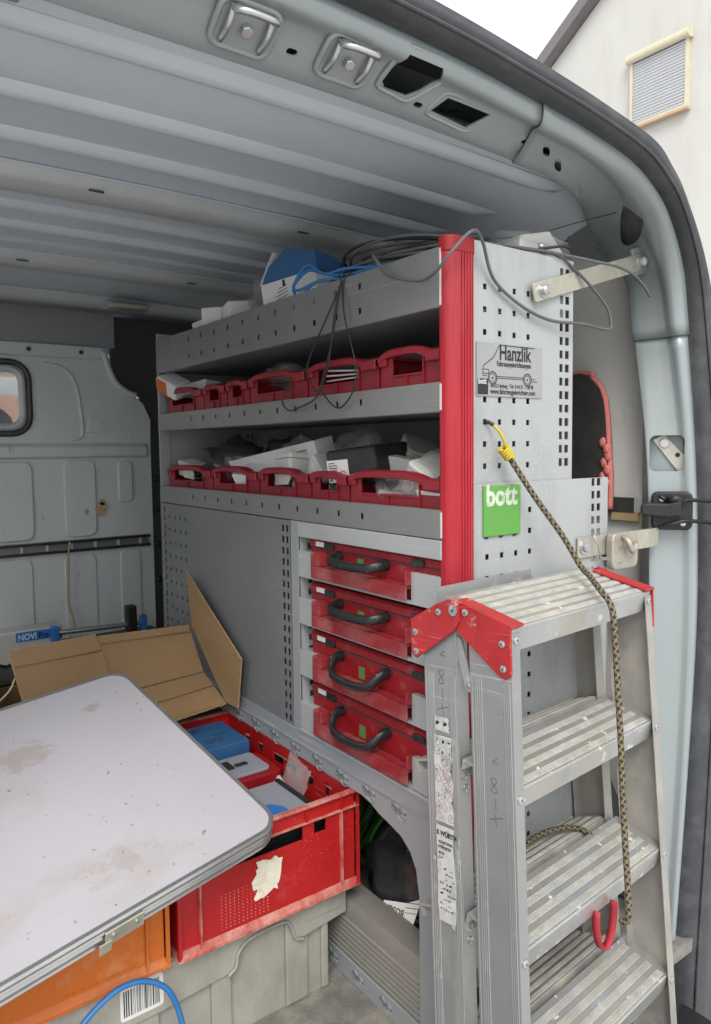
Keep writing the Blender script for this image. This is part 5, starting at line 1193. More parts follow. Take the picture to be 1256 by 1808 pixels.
MB().cyl((-0.235, 1.585, 0.502), (0.055, 1.585, 0.493), 0.009, 14).build('tube', alu_trim, cl_, smooth=True)
MB().box(-0.245, -0.222, 1.57, 1.60, 0.416, 0.525).build('fixed_jaw', blue_plastic, cl_, bevel=0.004); MB().box(0.050, 0.070, 1.57, 1.60, 0.445, 0.520).build('sliding_jaw', blue_plastic, cl_, bevel=0.004)
MB().box(0.0, 0.034, 1.565, 1.605, 0.470, 0.560).build('grip', black_plastic, cl_, bevel=0.006); MB().cyl((0.017, 1.585, 0.4155), (0.017, 1.585, 0.47), 0.010, 10).build('foot', black_plastic, cl_)
bc = empty('black_case', (0.02, 1.5, 0.415), 'flat black case in front of the bar clamp', 'case')
MB().box(-0.13, 0.165, 1.455, 1.555, 0.4155, 0.462).build('case_body', black_plastic, bc, bevel=0.012, seg=3); MB().box(-0.125, 0.16, 1.46, 1.55, 0.4625, 0.472).build('case_lid', black_plastic, bc, bevel=0.003)
ck = MB(); rnd = random.Random(9)
ckr = empty('dark_chain', (-0.35, 1.5, 0.415), 'dark chain heap in front of the pale grey case', 'chain')
for k in range(26):
    c_ = Vector((-0.52 + 0.0125 * k, 1.50 + rnd.uniform(-0.02, 0.02), 0.43 + 0.03 * k / 26 + rnd.uniform(0, 0.014)))
    e1 = Vector((1, 0, rnd.uniform(-0.5, 0.5))).normalized(); e2 = e1.cross(Vector((0, rnd.uniform(0.2, 1), 1)).normalized()).normalized()
    MB().tube([c_ + e1 * 0.012 * math.cos(a) + e2 * 0.006 * math.sin(a) for a in [2 * math.pi * q / 10 for q in range(10)]], 0.0028, 5, True).build('chain_link', black_plastic, ckr)
rt_ = empty('red_machine', (-0.53, 1.25, 0.0), 'dark red machine housing at the left edge behind the box', 'machine')
MB().box(-0.72, -0.505, 1.0, 1.42, 0.30, 0.565).build('housing', red_bin, rt_, bevel=0.02, seg=3); MB().box(-0.70, -0.515, 1.02, 1.40, 0.0, 0.30).build('base', black_plastic, rt_, bevel=0.01)
for i, (a, m) in enumerate((((-0.52, 0.90, 0.52), wood_pale), ((-0.53, 0.905, 0.48), wood_pale), ((-0.54, 0.90, 0.47), cable_blue))):
    A = Vector(a)
    w_ = MB().tube(spline([A + Vector((-0.16, 0.0, -0.05 + 0.02 * i)), A + Vector((-0.06, -0.01, -0.02)), A + Vector((0.01, 0.0, 0.02)), A + Vector((0.035, 0.02, 0.05 - 0.03 * i))], 6), 0.0025 if i < 2 else 0.0035, 6).build(('string', 'string', 'blue_cable')[i], m, None, smooth='all')
    tag(w_, ('pale string rising against the cardboard box corner', 'pale string hanging lower beside the cardboard box', 'thin blue cable beside the table and cardboard box')[i], ('string', 'string', 'cable')[i])
st_ = MB().tube(spline([(-0.100, 1.872, 0.762), (-0.105, 1.868, 0.742), (-0.107, 1.868, 0.70), (-0.110, 1.87, 0.62), (-0.112, 1.87, 0.54), (-0.10, 1.868, 0.48), (-0.092, 1.865, 0.43)], 6), 0.0035, 7).build('hanging_string', wood_pale, None, smooth='all')
tag(st_, 'pale knotted string hanging from the bulkhead lashing rail', 'string')

# ================================================================== SHELF CONTENTS
def rot_m(loc, rx=0, ry=0, rz=0): return Matrix.Translation(loc) @ Euler((R(rx), R(ry), R(rz))).to_matrix().to_4x4()
def item_box(name, loc, size, rot, m, label, cat, bevel=0.002, group=None):
    """a box-shaped good: size along local x,y,z, resting on its bottom"""
    o_ = empty(name, loc, label, cat, group, rot=Euler([R(a) for a in rot]))
    sx, sy, sz = size
    b_ = MB().box(-sx / 2, sx / 2, -sy / 2, sy / 2, 0, sz).build('body', m, o_, bevel=bevel, local=True)
    return o_, b_
def junction(loc, s, h, rot, label, m=white_plastic):
    o_ = empty('junction_box', loc, label, 'junction box', 'pale junction boxes on the rack', rot=Euler([R(a) for a in rot]))
    MB().prism(rrect(s, s, 0.008, 3), 2, 0, h * 0.82).build('body', m, o_, bevel=0.002, local=True)
    lid = MB().prism(rrect(s * 1.02, s * 1.02, 0.009, 3), 2, h * 0.83, h).build('lid', m, o_, bevel=0.0025, local=True)
    for sd in range(4):
        mm = Matrix.Rotation(R(90 * sd), 4, 'Z')
        for q in (-0.25, 0.25):
            c_ = mm @ Vector((q * s, -s / 2 - 0.0002, h * 0.42)); n_ = mm @ Vector((0, -1, 0))
            k_ = MB().tube([c_, c_ + n_ * 0.0022], [s * 0.17, s * 0.155], 18).build('knockout', m, o_, smooth=True, local=True)
            MB().tube([c_ + n_ * 0.0022, c_ + n_ * 0.0036], [s * 0.08, s * 0.075], 14).build('knockout_centre', grey_white, k_, smooth=True, local=True)
    return o_
def bag_obj(name, loc, r, seed, m, label, cat='plastic bag', amp=0.5):
    b = MB().ball((0, 0, 0), r[0], r[1], r[2], 26, 16, lambda d: crumple(d, seed, 1.8, amp))
    o_ = b.build(name, m, None, smooth='all'); o_.location = loc
    return tag(o_, label, cat)
S2 = 0.9475; S1 = 1.1595
# lower shelf, bins: goods heaped in the bins
junction((0.075, 0.575, S2 + 0.055), 0.085, 0.075, (6, 4, 84), 'white junction box with two round knockouts standing in a bin')
junction((0.085, 0.125, S2 + 0.052), 0.085, 0.062, (-12, -34, 100), 'white junction box tilted in the bin nearest red post')
junction((0.17, 0.27, S2 + 0.105), 0.075, 0.05, (20, -30, 60), 'white junction box tipped at the back beside black box', grey_white)
o_, b_ = item_box('long_carton', (0.105, 0.70, S2 + 0.098), (0.055, 0.40, 0.045), (-7.5, -12, 4), white_card, 'long white carton lying slanted across the lower shelf bins', 'carton')
for k in range(3): MB().box(-0.0279, -0.0276, -0.165 + 0.0 * k, -0.115, 0.012 + 0.007 * k, 0.0145 + 0.007 * k).build('print_line', ink_soft, b_, local=True)
MB().box(-0.0282, -0.0278, 0.192, 0.197, 0.0, 0.040).build('blue_stripe', blue_plastic, b_, local=True)
o_, b_ = item_box('open_tray', (0.075, 0.735, S2 + 0.052), (0.07, 0.12, 0.05), (0, -28, 12), white_card, 'small white carton flap beneath the long white carton', 'carton')
o_, b_ = item_box('black_box', (0.085, 0.305, S2 + 0.075), (0.10, 0.145, 0.072), (-4, -6, 6), black_plastic, 'black wrapped box with a white printed label on lower shelf', 'box', 0.006)
lb = MB().box(-0.0515, -0.0506, 0.005, 0.070, 0.006, 0.052).build('white_label', paper, o_, local=True)
lm = frame((-0.0518, 0.0, 0.0), (0, -1, 0), (0, 0, 1))
rnd = random.Random(21)
for k in range(6):
    w = rnd.uniform(0.018, 0.034)
    MB().box(-0.0519, -0.0516, 0.066 - w, 0.066, 0.045 - 0.005 * k, 0.0468 - 0.005 * k).build('print_line', ink, lb, local=True)
text('X', 0.014, lm @ Matrix.Translation((-0.067, 0.009, 0)), ink, lb, bold=0.0008, local=True)
MB().tube([(-0.0518, 0.022 + 0.009 * math.cos(a), 0.020 + 0.009 * math.sin(a)) for a in [2 * math.pi * q / 18 for q in range(18)]], 0.0007, 4, True).build('print_ring', ink, lb, local=True)
wd = empty('corner_cover', (0.075, 0.46, S2 + 0.052), 'pale grey wedge shaped cover leaning in a lower shelf bin', 'cover', rot=Euler((R(-4), R(-10), R(10))))
MB().prism([(-0.045, 0), (0.045, 0), (0.045, 0.012), (0.0, 0.082), (-0.010, 0.082)], 0, -0.022, 0.022).build('body', grey_white, wd, bevel=0.002, local=True)
MB().prism([(-0.032, 0.012), (0.028, 0.012), (-0.002, 0.066)], 0, -0.024, -0.0222).build('recess_face', white_plastic, wd, local=True)
for i, (loc, size, rot, lab_) in enumerate((
        ((0.14, 0.175, S2 + 0.060), (0.06, 0.13, 0.030), (24, -10, 10), 'flat pale cover leaning behind the tilted junction box'),
        ((0.10, 0.235, S2 + 0.052), (0.025, 0.055, 0.075), (10, -8, 20), 'narrow pale strip standing beside the black labelled box'),
        ((0.18, 0.10, S2 + 0.075), (0.09, 0.14, 0.035), (14, -24, 6), 'pale square cover at the back near red post'),
        ((0.05, 0.052, S2 + 0.060), (0.06, 0.07, 0.016), (4, -18, 0), 'white plate lying over the bin edge at red post'))):
    item_box('cable_cover', loc, size, rot, (grey_white, white_plastic)[i % 2], lab_, 'cover', 0.003)
ring = MB().tube([(0.034, 0.020 + 0.012 * math.cos(a), 0.985 + 0.034 * math.sin(a)) for a in [2 * math.pi * q / 24 for q in range(24)]], 0.008, 8, True).build('plastic_ring', white_plastic, None, smooth='all')
tag(ring, 'white plastic ring hanging at the bin corner by red post', 'ring')
bag_obj('clear_bag', (0.15, 0.43, S2 + 0.115), (0.07, 0.10, 0.06), 3.1, clear_film, 'crumpled clear plastic bag behind the pale wedge cover')
bag_obj('clear_bag', (0.06, 0.165, S2 + 0.055), (0.035, 0.08, 0.035), 7.7, clear_film, 'clear bag of small parts filling the bin nearest red post')
bag_obj('black_bag', (0.12, 0.99, S2 + 0.105), (0.07, 0.125, 0.06), 11.2, dark_film, 'crumpled glossy black plastic bag at the far end, lower shelf')
bag_obj('dark_bag', (0.19, 0.80, S2 + 0.12), (0.05, 0.10, 0.05), 5.2, dark_film, 'dark glossy plastic bag behind the long white carton')
for i, (y, z, l_) in enumerate(((1.155, 0.070, 'small white box at the far end beside the black bag'), (1.115, 0.062, 'small white fitting next to the black bag, lower shelf'))):
    item_box('small_fitting', (0.06, y, S2 + z), (0.05, 0.045, 0.045), (8, -6, 15 * i), white_plastic, l_, 'fitting', 0.004)
for i, (y, lab_) in enumerate(((0.52, 'white parts showing through the middle bin opening'), (0.20, 'white fitting seen through the opening of wide lower bin'), (0.80, 'white fitting lying in the bin below the long carton'))):
    item_box('plastic_fitting', (0.06, y, S2 + 0.022), (0.05, 0.06, 0.035), (8, 10, 30 * i), white_plastic, lab_, 'fitting', 0.004)
spk = MB().tube(spline([(0.032, 0.545, S2 + 0.05), (0.035, 0.53, S2 + 0.075), (0.04, 0.51, S2 + 0.065), (0.045, 0.50, S2 + 0.045), (0.04, 0.52, S2 + 0.035)], 6), 0.004, 6).build('black_clip', black_plastic, None, smooth='all')
tag(spk, 'small black clip hanging in the middle lower shelf bin', 'clip')
rnd = random.Random(77)
ORD = ('nearest', 'second nearest', 'third nearest', 'fourth nearest', 'fifth', 'sixth', 'seventh', 'eighth', 'ninth', 'tenth', 'eleventh', 'farthest')
for k in range(12):                                     # loose fittings heaped in the lower bins
    y = 0.06 + 0.092 * k + rnd.uniform(-0.02, 0.02); r_ = rnd.uniform(0.010, 0.017)
    o_ = empty('conduit_fitting', (rnd.uniform(0.05, 0.13), y, S2 + 0.058 + rnd.uniform(0, 0.03)), 'small %s conduit fitting in the lower bins, %s from the red post' % (('white', 'pale grey', 'black')[k % 3 if k % 5 else 2], ORD[k]), 'fitting', 'loose fittings in the lower bins', rot=Euler((rnd.uniform(0, 3), rnd.uniform(0, 3), rnd.uniform(0, 3))))
    m_ = (white_plastic, grey_white, black_plastic)[k % 3 if k % 5 else 2]
    MB().tube([(0, 0, -0.022), (0, 0, 0.0), (0, 0, 0.001), (0, 0, 0.016)], [r_, r_, r_ * 0.75, r_ * 0.75], 14).build('sleeve', m_, o_, smooth=True, local=True)
    MB().tube([(0, 0, 0.0165), (0, 0, 0.024)], [r_ * 0.95, r_ * 0.9], 6).build('nut', m_, o_, bevel=0.001, local=True)
# upper shelf
pk = empty('orange_packet', (0.035, 1.19, S1 + 0.10), 'white and orange packet on the far bin, upper shelf', 'packet', rot=Euler((R(25), R(-20), R(8))))
MB().box(-0.03, 0.03, -0.045, 0.045, 0, 0.048).build('body', white_card, pk, bevel=0.006, local=True)
orange_print = M('orange_print', (0.55, 0.12, 0.02), 0.5, 0, 0.1)
MB().box(-0.0306, -0.0301, -0.005, 0.044, 0.004, 0.044).build('orange_face', orange_print, pk, local=True)
item_box('pale_strip', (0.06, 1.075, S1 + 0.090), (0.05, 0.17, 0.030), (-3, 6, 2), grey_white, 'pale strip lying across the far bins of upper shelf', 'strip', 0.003)
bag_obj('clear_bag', (0.12, 0.68, S1 + 0.105), (0.06, 0.085, 0.035), 15.0, clear_film, 'flat clear plastic bag on the upper shelf bins')
for i in range(3):
    p_ = item_box('paper_sheet', (0.10, 0.315 - 0.004 * i, S1 + 0.078 + 0.004 * i), (0.12, 0.16, 0.003), (2 * i, -8 + 3 * i, 4 * i), paper, ('lowest of the white papers in the broad upper bin', 'middle sheet of the white papers in broad upper bin', 'top sheet of the white papers in broad upper bin')[i], 'paper', 0)
item_box('dark_carton', (0.10, 0.31, S1 + 0.005), (0.12, 0.17, 0.06), (0, 0, 0), red_bin, 'dark red carton under the papers in the upper bin', 'carton')
item_box('wooden_block', (0.055, 0.88, S1 + 0.005), (0.05, 0.07, 0.045), (0, 0, 12), wood_pale, 'pale wooden block inside a narrow upper shelf bin', 'wood block')
item_box('wooden_block', (0.055, 1.06, S1 + 0.005), (0.05, 0.09, 0.042), (0, 0, -8), wood_pale, 'pale wooden block inside the far upper shelf bin', 'wood block')
rnd = random.Random(51)
names = ('nearest the red post', 'second from the red post', 'third from the red post', 'fourth from the red post', 'fifth from the red post', 'sixth from the red post', 'farthest from the red post')
for k in range(7):                                      # cartons and fittings stored behind the bins
    y = 0.10 + 0.165 * k
    for zz, tier in ((S1 + 0.004, 'upper'), (S2 + 0.004, 'lower')):
        sx, sy, sz = rnd.uniform(0.04, 0.06), rnd.uniform(0.07, 0.13), rnd.uniform(0.10, 0.135) if tier == 'lower' else rnd.uniform(0.08, 0.11)
        o_, b_ = item_box('stock_carton', (0.305, y + rnd.uniform(-0.02, 0.02), zz), (sx * 0.6, sy, sz), (0, 0, rnd.uniform(-4, 4)), (white_card, grey_white, card, blue_card)[rnd.randrange(4)], 'carton at the back of the %s shelf, %s' % (tier, names[k]), 'carton', 0.002, 'cartons at the back of the shelves')
        for q in range(3): MB().box(-sx * 0.3 - 0.0006, -sx * 0.3 - 0.0002, -sy * 0.3, sy * rnd.uniform(-0.1, 0.3), sz * (0.5 + 0.12 * q), sz * (0.54 + 0.12 * q)).build('print_line', ink_soft, b_, local=True)
for k, (x_, y, z, r_, lab_) in enumerate(((0.10, 0.09, 0.105, (0.05, 0.06, 0.03), 'crumpled clear bag on the pale cover near red post'), (0.13, 0.62, 0.115, (0.05, 0.07, 0.045), 'crumpled clear bag above the middle of lower bins'),
        (0.09, 0.93, 0.085, (0.04, 0.07, 0.035), 'clear bag of fittings beside the black bag on lower shelf'))):
    bag_obj('clear_bag', (x_, y, S2 + z), r_, 60.0 + 7 * k, clear_film, lab_, amp=0.7)
# top of the rack
T = 1.3275
bw = empty('printed_carton', (0.085, 0.530, T + 0.045), 'white and blue printed carton standing tilted on the rack top', 'carton', rot=Euler((R(-14), R(6), R(12))))
MB().prism([(-0.085, 0.0), (0.085, 0.0), (0.090, 0.118), (-0.03, 0.095), (-0.085, 0.085)], 0, -0.05, 0.05).build('white_body', white_card, bw, bevel=0.002, local=True)
MB().prism([(-0.085, 0.0865), (-0.03, 0.0965), (0.088, 0.1195), (0.075, 0.150), (0.0, 0.175), (-0.085, 0.130)], 0, -0.045, 0.05).build('blue_body', blue_card, bw, bevel=0.002, local=True)
MB().add([(-0.048, 0.094, 0.120), (-0.048, 0.040, 0.180), (0.05, 0.040, 0.187), (0.05, 0.094, 0.127)], [(0, 1, 2, 3)]).build('raised_flap', white_card, bw, solid=0.002, local=True)
for k in range(4): MB().box(-0.0506, -0.0502, 0.005, 0.05 - 0.006 * k, 0.060 + 0.008 * k, 0.062 + 0.008 * k).build('print_line', ink_soft, bw, local=True)
MB().box(-0.0507, -0.0502, 0.050, 0.066, 0.040, 0.050).build('print_block', ink, bw, local=True)
MB().box(-0.0507, -0.0502, 0.010, 0.018, 0.085, 0.100).build('print_block', ink, bw, local=True)
for i, (y, s, rz, lab_) in enumerate(((0.905, (0.07, 0.085, 0.055), 8, 'white ribbed carton on the rack top, farthest of the pile'), (0.815, (0.06, 0.09, 0.05), -14, 'white carton leaning beside the ribbed one on the rack top'), (1.0, (0.05, 0.05, 0.035), 20, 'tiny white box at the far end of the rack top'))):
    item_box('small_carton', (0.055, y, T + 0.082), s, (6 - 8 * i, -6, rz), white_card, lab_, 'carton', 0.002)
    item_box('flat_carton', (0.065, y, T + 0.002), (0.10, 0.085, 0.078), (0, 0, rz * 0.4), grey_white, ('pale carton under the ribbed white carton on rack top', 'pale carton supporting the leaning white one on rack top', 'pale carton below the tiny white box on rack top')[i], 'carton', 0.002)
bag_obj('clear_bag', (0.10, 0.73, T + 0.125), (0.05, 0.07, 0.05), 23.0, clear_film, 'clear plastic bag between the white and the blue cartons on top')
# cables heaped on top: grey loops
coil = empty('cable_coil', (0.17, 0.20, T), 'big coil of dark cable lying on the rack top behind post', 'cable coil')
rnd = random.Random(33)
for k in range(30):
    a0, b0 = rnd.uniform(0.085, 0.130), rnd.uniform(0.14, 0.215)
    cx, cy, cz = 0.185 + rnd.uniform(-0.02, 0.02), 0.272 + rnd.uniform(-0.02, 0.05), T + 0.015 + 0.0050 * k + rnd.uniform(0, 0.004)
    p = [Vector((cx + a0 * math.cos(t), cy + b0 * math.sin(t), cz + 0.006 * math.sin(2 * t + k))) for t in [2 * math.pi * q / 40 for q in range(40)]]
    MB().tube(p, 0.0032, 6, True).build('cable_loop', cable_grey if k % 3 else cable_black, coil, smooth='all')
mb_ = empty('metal_box', (0.255, 0.055, T), 'pale foil wrapped box on the rack top beside the end panel', 'box')
MB().prism([(0.19, T + 0.002), (0.325, T + 0.002), (0.325, T + 0.125), (0.285, T + 0.160), (0.205, T + 0.140)], 1, 0.012, 0.13).build('body', grey_white, mb_, bevel=0.003)
MB().ball((0.26, 0.011, T + 0.128), 0.008, 0.006, 0.006, 10, 6).build('knob', steel, mb_, smooth='all')
b_ = bag_obj('foil_wrap', (0.262, 0.06, T + 0.142), (0.065, 0.06, 0.02), 41.0, clear_film, 'clear wrap lying on the pale box on the rack top', 'plastic wrap')
tub = MB().tube([(0.40, 0.20, 1.20), (0.40, 0.20, 1.43), (0.40, 0.20, 1.455), (0.40, 0.20, 1.458)], [0.062, 0.066, 0.060, 0.02], 24).build('grey_drum', grey_white, None, smooth=True)
tag(tub, 'pale round drum behind the rack near the doorway corner', 'drum')
# blue cable bundle
for i, (off, lab_) in enumerate(((0.0, 'blue cable looping upper along the rack top edge'), (0.012, 'blue cable hanging lower in loops by the printed carton'))):
    p = [(0.06 + off, 0.10, T + 0.095), (0.04 + off, 0.20, T + 0.103), (0.02, 0.29, T + 0.10 + off), (0.015, 0.36, T + 0.115), (0.02, 0.43, T + 0.135 + off), (0.01, 0.47, T + 0.11), (0.004, 0.44, T + 0.095 - off), (0.006, 0.38, T + 0.10), (0.01, 0.33, T + 0.098), (0.02, 0.28, T + 0.09)]
    tag(MB().tube(spline(p, 8), 0.0032, 7).build('blue_cable', cable_blue, None, smooth='all'), lab_, 'cable')
# thin dark wires hanging in front of the shelves
hang = [
  ([(0.01, 0.30, T + 0.10), (-0.006, 0.275, 1.40), (-0.008, 0.318, 1.35), (-0.010, 0.385, 1.268), (-0.012, 0.383, 1.235), (-0.012, 0.350, 1.205), (-0.012, 0.312, 1.25), (-0.010, 0.292, 1.343), (-0.006, 0.272, 1.40), (0.01, 0.26, T + 0.10)], 'thin dark wire hanging in a loop from the rack top'),
  ([(0.01, 0.285, T + 0.10), (-0.005, 0.268, 1.395), (-0.010, 0.256, 1.337), (-0.012, 0.222, 1.25), (-0.013, 0.226, 1.20), (-0.013, 0.277, 1.168), (-0.012, 0.336, 1.205), (-0.012, 0.330, 1.23), (-0.010, 0.300, 1.30), (-0.007, 0.277, 1.40)], 'longest thin dark wire loop hanging over the middle lip'),
  ([(-0.012, 0.335, 1.212), (-0.013, 0.36, 1.19), (-0.013, 0.41, 1.178), (-0.013, 0.46, 1.172), (-0.012, 0.488, 1.190), (-0.010, 0.480, 1.215), (-0.012, 0.44, 1.222)], 'short dark wire end curling left over the middle lip')]
for p, lab_ in hang:
    tag(MB().tube(spline(p, 10), 0.0017, 6).build('hanging_wire', cable_black, None, smooth='all'), lab_, 'wire')
blk = [(0.10, 0.24, T + 0.13), (0.02, 0.20, T + 0.115), (-0.008, 0.165, 1.430), (-0.010, 0.13, 1.395), (-0.012, 0.08, 1.375), (-0.013, 0.03, 1.365), (-0.018, -0.01, 1.372), (-0.012, -0.035, 1.395), (0.03, -0.040, 1.434), (0.070, -0.024, 1.428), (0.112, -0.010, 1.374), (0.184, -0.010, 1.336), (0.26, -0.012, 1.318), (0.34, -0.02, 1.318), (0.41, -0.02, 1.314), (0.430, -0.02, 1.320), (0.420, -0.02, 1.352), (0.385, -0.015, 1.385), (0.34, -0.006, 1.418), (0.29, 0.002, 1.4425), (0.22, 0.006, 1.4425), (0.12, 0.02, 1.4425)]
tag(MB().tube(spline(blk, 8), 0.0029, 8).build('black_cable', cable_grey, None, smooth='all'), 'black cable draped over the red post and the end panel', 'cable')
blk2 = [(0.16, 0.012, 1.4425), (0.23, 0.004, 1.444), (0.30, -0.010, 1.441), (0.36, -0.035, 1.432), (0.42, -0.04, 1.430), (0.47, -0.04, 1.422), (0.51, -0.04, 1.403), (0.530, -0.04, 1.386)]
tag(MB().tube(spline(blk2, 8), 0.0029, 8).build('black_cable', cable_grey, None, smooth='all'), 'black cable end reaching over the galvanised strap', 'cable')
tag(MB().tube(spline([(0.24, 0.02, 1.446), (0.27, 0.0, 1.452), (0.30, -0.008, 1.457), (0.315, -0.01, 1.456)], 6), 0.0026, 7).build('cable_stub', cable_black, None, smooth='all'), 'short dark cable stub above the end panel edge', 'cable')
tag(MB().tube(spline([(0.19, 0.06, 1.47), (0.30, 0.07, 1.495), (0.42, 0.05, 1.535), (0.50, 0.02, 1.56)], 6), 0.0012, 5).build('thin_wire', cable_black, None, smooth='all'), 'very thin wire stretched from rack top to door frame', 'wire')

# ================================================================== BRACKETS, LATCH, FOAM ON THE RIGHT
sp_ = empty('fixing_strap', (0.4, -0.01, 1.41), 'galvanised flat strap bolting the rack top to the pillar', 'bracket')
A, B = Vector((0.226, -0.008, 1.366)), Vector((0.585, 0.018, 1.473))
ms = frame(A, B - A, Vector((0, 0, 1)))
Ls = (B - A).length
MB().prism(rrect(Ls + 0.03, 0.034, 0.005, 3, Ls / 2, 0), 2, 0.0005, 0.0045, ms).build('strap_bar', galv, sp_, bevel=0.0008)
for xx, r_ in ((0.012, 0.013), (Ls - 0.005, 0.014)):
    MB().cyl(ms @ Vector((xx, 0, 0.0046)), ms @ Vector((xx, 0, 0.0065)), r_, 20).build('washer', steel, sp_)
    MB().tube([ms @ Vector((xx, 0, 0.0066)), ms @ Vector((xx, 0, 0.013)), ms @ Vector((xx, 0, 0.016))], [0.009, 0.009, 0.005], 12).build('bolt_head', steel if xx < 0.1 else grey_white, sp_, smooth=True)
MB().box(Ls - 0.026, Ls + 0.022, -0.024, 0.030, -0.006, 0.0, ms).build('pillar_plate', van_paint, sp_, bevel=0.001)
lk = empty('rusty_door_catch', (0.45, -0.015, 0.88), 'dull metal bracket with rust stained catch below the green plate', 'bracket')
MB().box(0.345, 0.622, -0.012, -0.0085, 0.872, 0.912).build('bracket_bar', galv, lk, bevel=0.001)
MB().prism(rrect(0.088, 0.075, 0.014, 3, 0.475, 0.878), 1, -0.030, -0.0125).build('catch_body', rust_steel, lk, bevel=0.004, seg=3)
MB().cyl((0.365, -0.0145, 0.892), (0.365, -0.0122, 0.892), 0.015, 20).build('washer', steel, lk); MB().cyl((0.365, -0.021, 0.892), (0.365, -0.0146, 0.892), 0.009, 6).build('bolt_head', steel, lk, bevel=0.001)
MB().tube(spline([(0.465, -0.032, 0.905), (0.462, -0.044, 0.898), (0.468, -0.047, 0.882), (0.482, -0.043, 0.878), (0.497, -0.038, 0.889)], 6), 0.006, 8).build('catch_hook', rust_steel, lk, smooth='all')
for k in range(2):
    MB().tube(spline([(0.388, -0.016, 0.915 - 0.004 * k), (0.395, -0.022, 0.895), (0.405, -0.020, 0.87), (0.43, -0.020, 0.862 + 0.004 * k), (0.455, -0.033, 0.857)], 6), 0.0016, 6).build('tie_wire', steel, lk, smooth='all')
# black door check on the pillar with its cable
la = empty('door_check', (0.65, -0.03, 0.95), 'black plastic door check on the pillar with a looped cable', 'door check')
dla = Vector((0.83, 0.55, 0.0)).normalized(); mla = frame((0.650, -0.024, 0.948), Vector((0, 0, 1)).cross(dla) * -1, (0, 0, 1))
mla = mla @ Matrix.Diagonal((1, 1, -1, 1))
MB().prism(rrect(0.082, 0.082, 0.014, 4), 2, -0.016, 0.012, mla).build('base_plate', black_plastic, la, bevel=0.004, seg=3)
MB().prism([(-0.062, 0.012), (-0.055, 0.018), (-0.01, 0.018), (0.016, 0.024), (0.018, -0.008), (-0.01, -0.012), (-0.058, -0.008), (-0.063, -0.002)], 2, -0.044, -0.0165, mla).build('catch_arm', black_plastic, la, bevel=0.004, seg=3)
MB().tube([mla @ Vector(q) for q in ((-0.01, 0.022, -0.03), (0.004, 0.028, -0.035), (0.018, 0.022, -0.03))], 0.009, 8).build('pivot', black_plastic, la, smooth='all')
for q in ((-0.020, 0.026), (0.022, -0.026)): MB().cyl(mla @ Vector((q[0], q[1], -0.020)), mla @ Vector((q[0], q[1], -0.016)), 0.006, 6).build('bolt_head', steel, la)
for zz, s_ in ((0.020, 1), (-0.024, -1)):
    MB().tube(spline([mla @ Vector((-0.025, zz + 0.012 * s_, -0.022)), mla @ Vector((0.0, zz - 0.002, -0.03)), mla @ Vector((0.025, zz + 0.004, -0.026)), mla @ Vector((0.06, zz + 0.004, -0.035)), mla @ Vector((0.12, zz, -0.06)), mla @ Vector((0.17, zz * 0.3, -0.07))], 8), 0.0042, 8).build('check_cable', cable_black, la, smooth='all')
# foam panel behind the rack
fp = empty('insulation_panel', (0.655, 0.25, 0.95), 'dark insulation panel with a torn pink edge on the side wall', 'insulation')
out_ = [(0.50, 0.94), (0.137, 0.94), (0.137, 1.02), (0.143, 1.10), (0.147, 1.155), (0.153, 1.195), (0.165, 1.225), (0.190, 1.250), (0.215, 1.262), (0.50, 1.265)]
MB().prism(out_, 0, 0.655, 0.676).build('dark_core', dark_foam, fp)
MB().tube(spline([(0.662, y, z) for y, z in out_[1:]], 8), 0.007, 6).build('pink_edge', pink_foam, fp, smooth='all')
rnd = random.Random(8)
for k in range(7):
    MB().ball((0.656, 0.140 + rnd.uniform(0, 0.015), 1.00 + 0.016 * k), 0.006, 0.010, 0.012, 8, 6, lambda d: crumple(d, k, 2.5, 0.5)).build('torn_foam', pink_foam, fp, smooth='all')
tp = empty('dark_tape_patch', (0.68, 0.12, 0.95), 'dark tape patch on the pale side wall beside the door check', 'tape')
MB().box(0.676, 0.690, 0.085, 0.150, 0.935, 0.968).build('tape', dark_foam, tp); MB().box(0.678, 0.689, 0.075, 0.145, 0.915, 0.934).build('glue_remains', wood_pale, tp); MB().box(0.678, 0.689, 0.070, 0.0845, 0.935, 0.968).build('paper_backing', grey_white, tp)

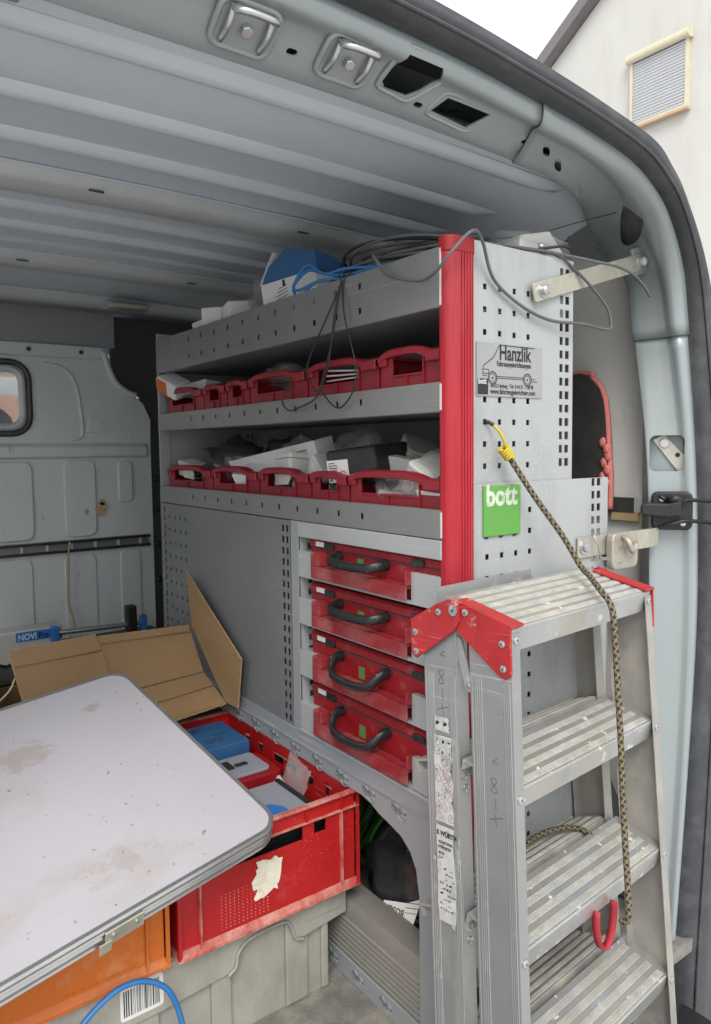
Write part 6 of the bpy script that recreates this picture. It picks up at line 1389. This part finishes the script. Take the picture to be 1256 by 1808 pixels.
# ================================================================== UNDER THE RACK
rl = empty('wrapped_roll', (0.19, 0.30, 0.054), 'black film wrapped roll with an upside down label under rack', 'roll')
MB().ball((0.19, 0.245, 0.165), 0.10, 0.16, 0.105, 30, 18, lambda d: crumple(d, 2.0, 1.5, 0.10)).build('roll_body', black_plastic, rl, smooth='all')
MB().ball((0.185, 0.245, 0.166), 0.108, 0.168, 0.112, 34, 20, lambda d: crumple(d, 9.0, 2.6, 0.16)).build('roll_film', dark_film, rl, smooth='all')
lblm = frame((0.066, 0.20, 0.160), (0.15, -0.93, 0.12), (0.45, 0.10, 0.88))
lq = MB().add([lblm @ Vector(q) for q in ((-0.045, -0.016, 0), (0.04, -0.024, 0.004), (0.046, 0.036, -0.004), (0.014, 0.020, 0.0), (-0.045, 0.010, 0))], [(0, 1, 2, 3, 4)]).build('roll_label', paper, rl, solid=0.0008)
text('BOSCH', 0.020, lblm @ Matrix.Translation((0.014, 0.006, 0.003)) @ Matrix.Rotation(math.pi, 4, 'Z'), ink, lq, bold=0.0002, sx=0.8)
for k in range(4):
    q0 = lblm @ Vector((0.016, 0.030 - 0.009 * k, 0.003)); MB().tube([q0, lblm @ Vector((0.050, 0.036 - 0.009 * k, 0.001))], 0.0006, 4).build('print_line', ink_soft, lq)
gcb = empty('green_cable_bundle', (0.2, 0.45, 0.20), 'bundle of green cables in the dark below the rack', 'cable bundle')
rnd = random.Random(17)
for k in range(26):
    z = 0.40 - 0.005 * (k % 7); y = 0.16 + 0.012 * k
    p = [(0.06 + rnd.uniform(0, .1), y - 0.05, 0.40), (0.10 + rnd.uniform(0, .08), y + 0.01, 0.33 + rnd.uniform(-.02, .02)), (0.11 + rnd.uniform(0, .08), y + 0.07, 0.24), (0.13, y + 0.11, 0.14)]
    MB().tube(spline(p, 6), 0.0045, 6).build('green_cable', cable_green if k % 9 else cable_white, gcb, smooth='all')
for i, (p, m, lab_) in enumerate((
        ([(0.07, 0.02, 0.15), (0.07, 0.10, 0.158), (0.08, 0.17, 0.150), (0.10, 0.22, 0.13)], cable_black, 'black cable lying on the storage box near the ladder'),
        ([(0.085, 0.02, 0.165), (0.08, 0.08, 0.172), (0.07, 0.14, 0.168), (0.085, 0.19, 0.14)], cable_black, 'upper black cable crossing the storage box near ladder'))):
    tag(MB().tube(spline(p, 8), 0.0036, 8).build('loose_cable', m, None, smooth='all'), lab_, 'cable')
tag(MB().box(0.10, 0.28, 0.075, 0.13, 0.0545, 0.150).build('blue_box', blue_card, None, bevel=0.004), 'dark blue box in the storage box near ladder', 'box')
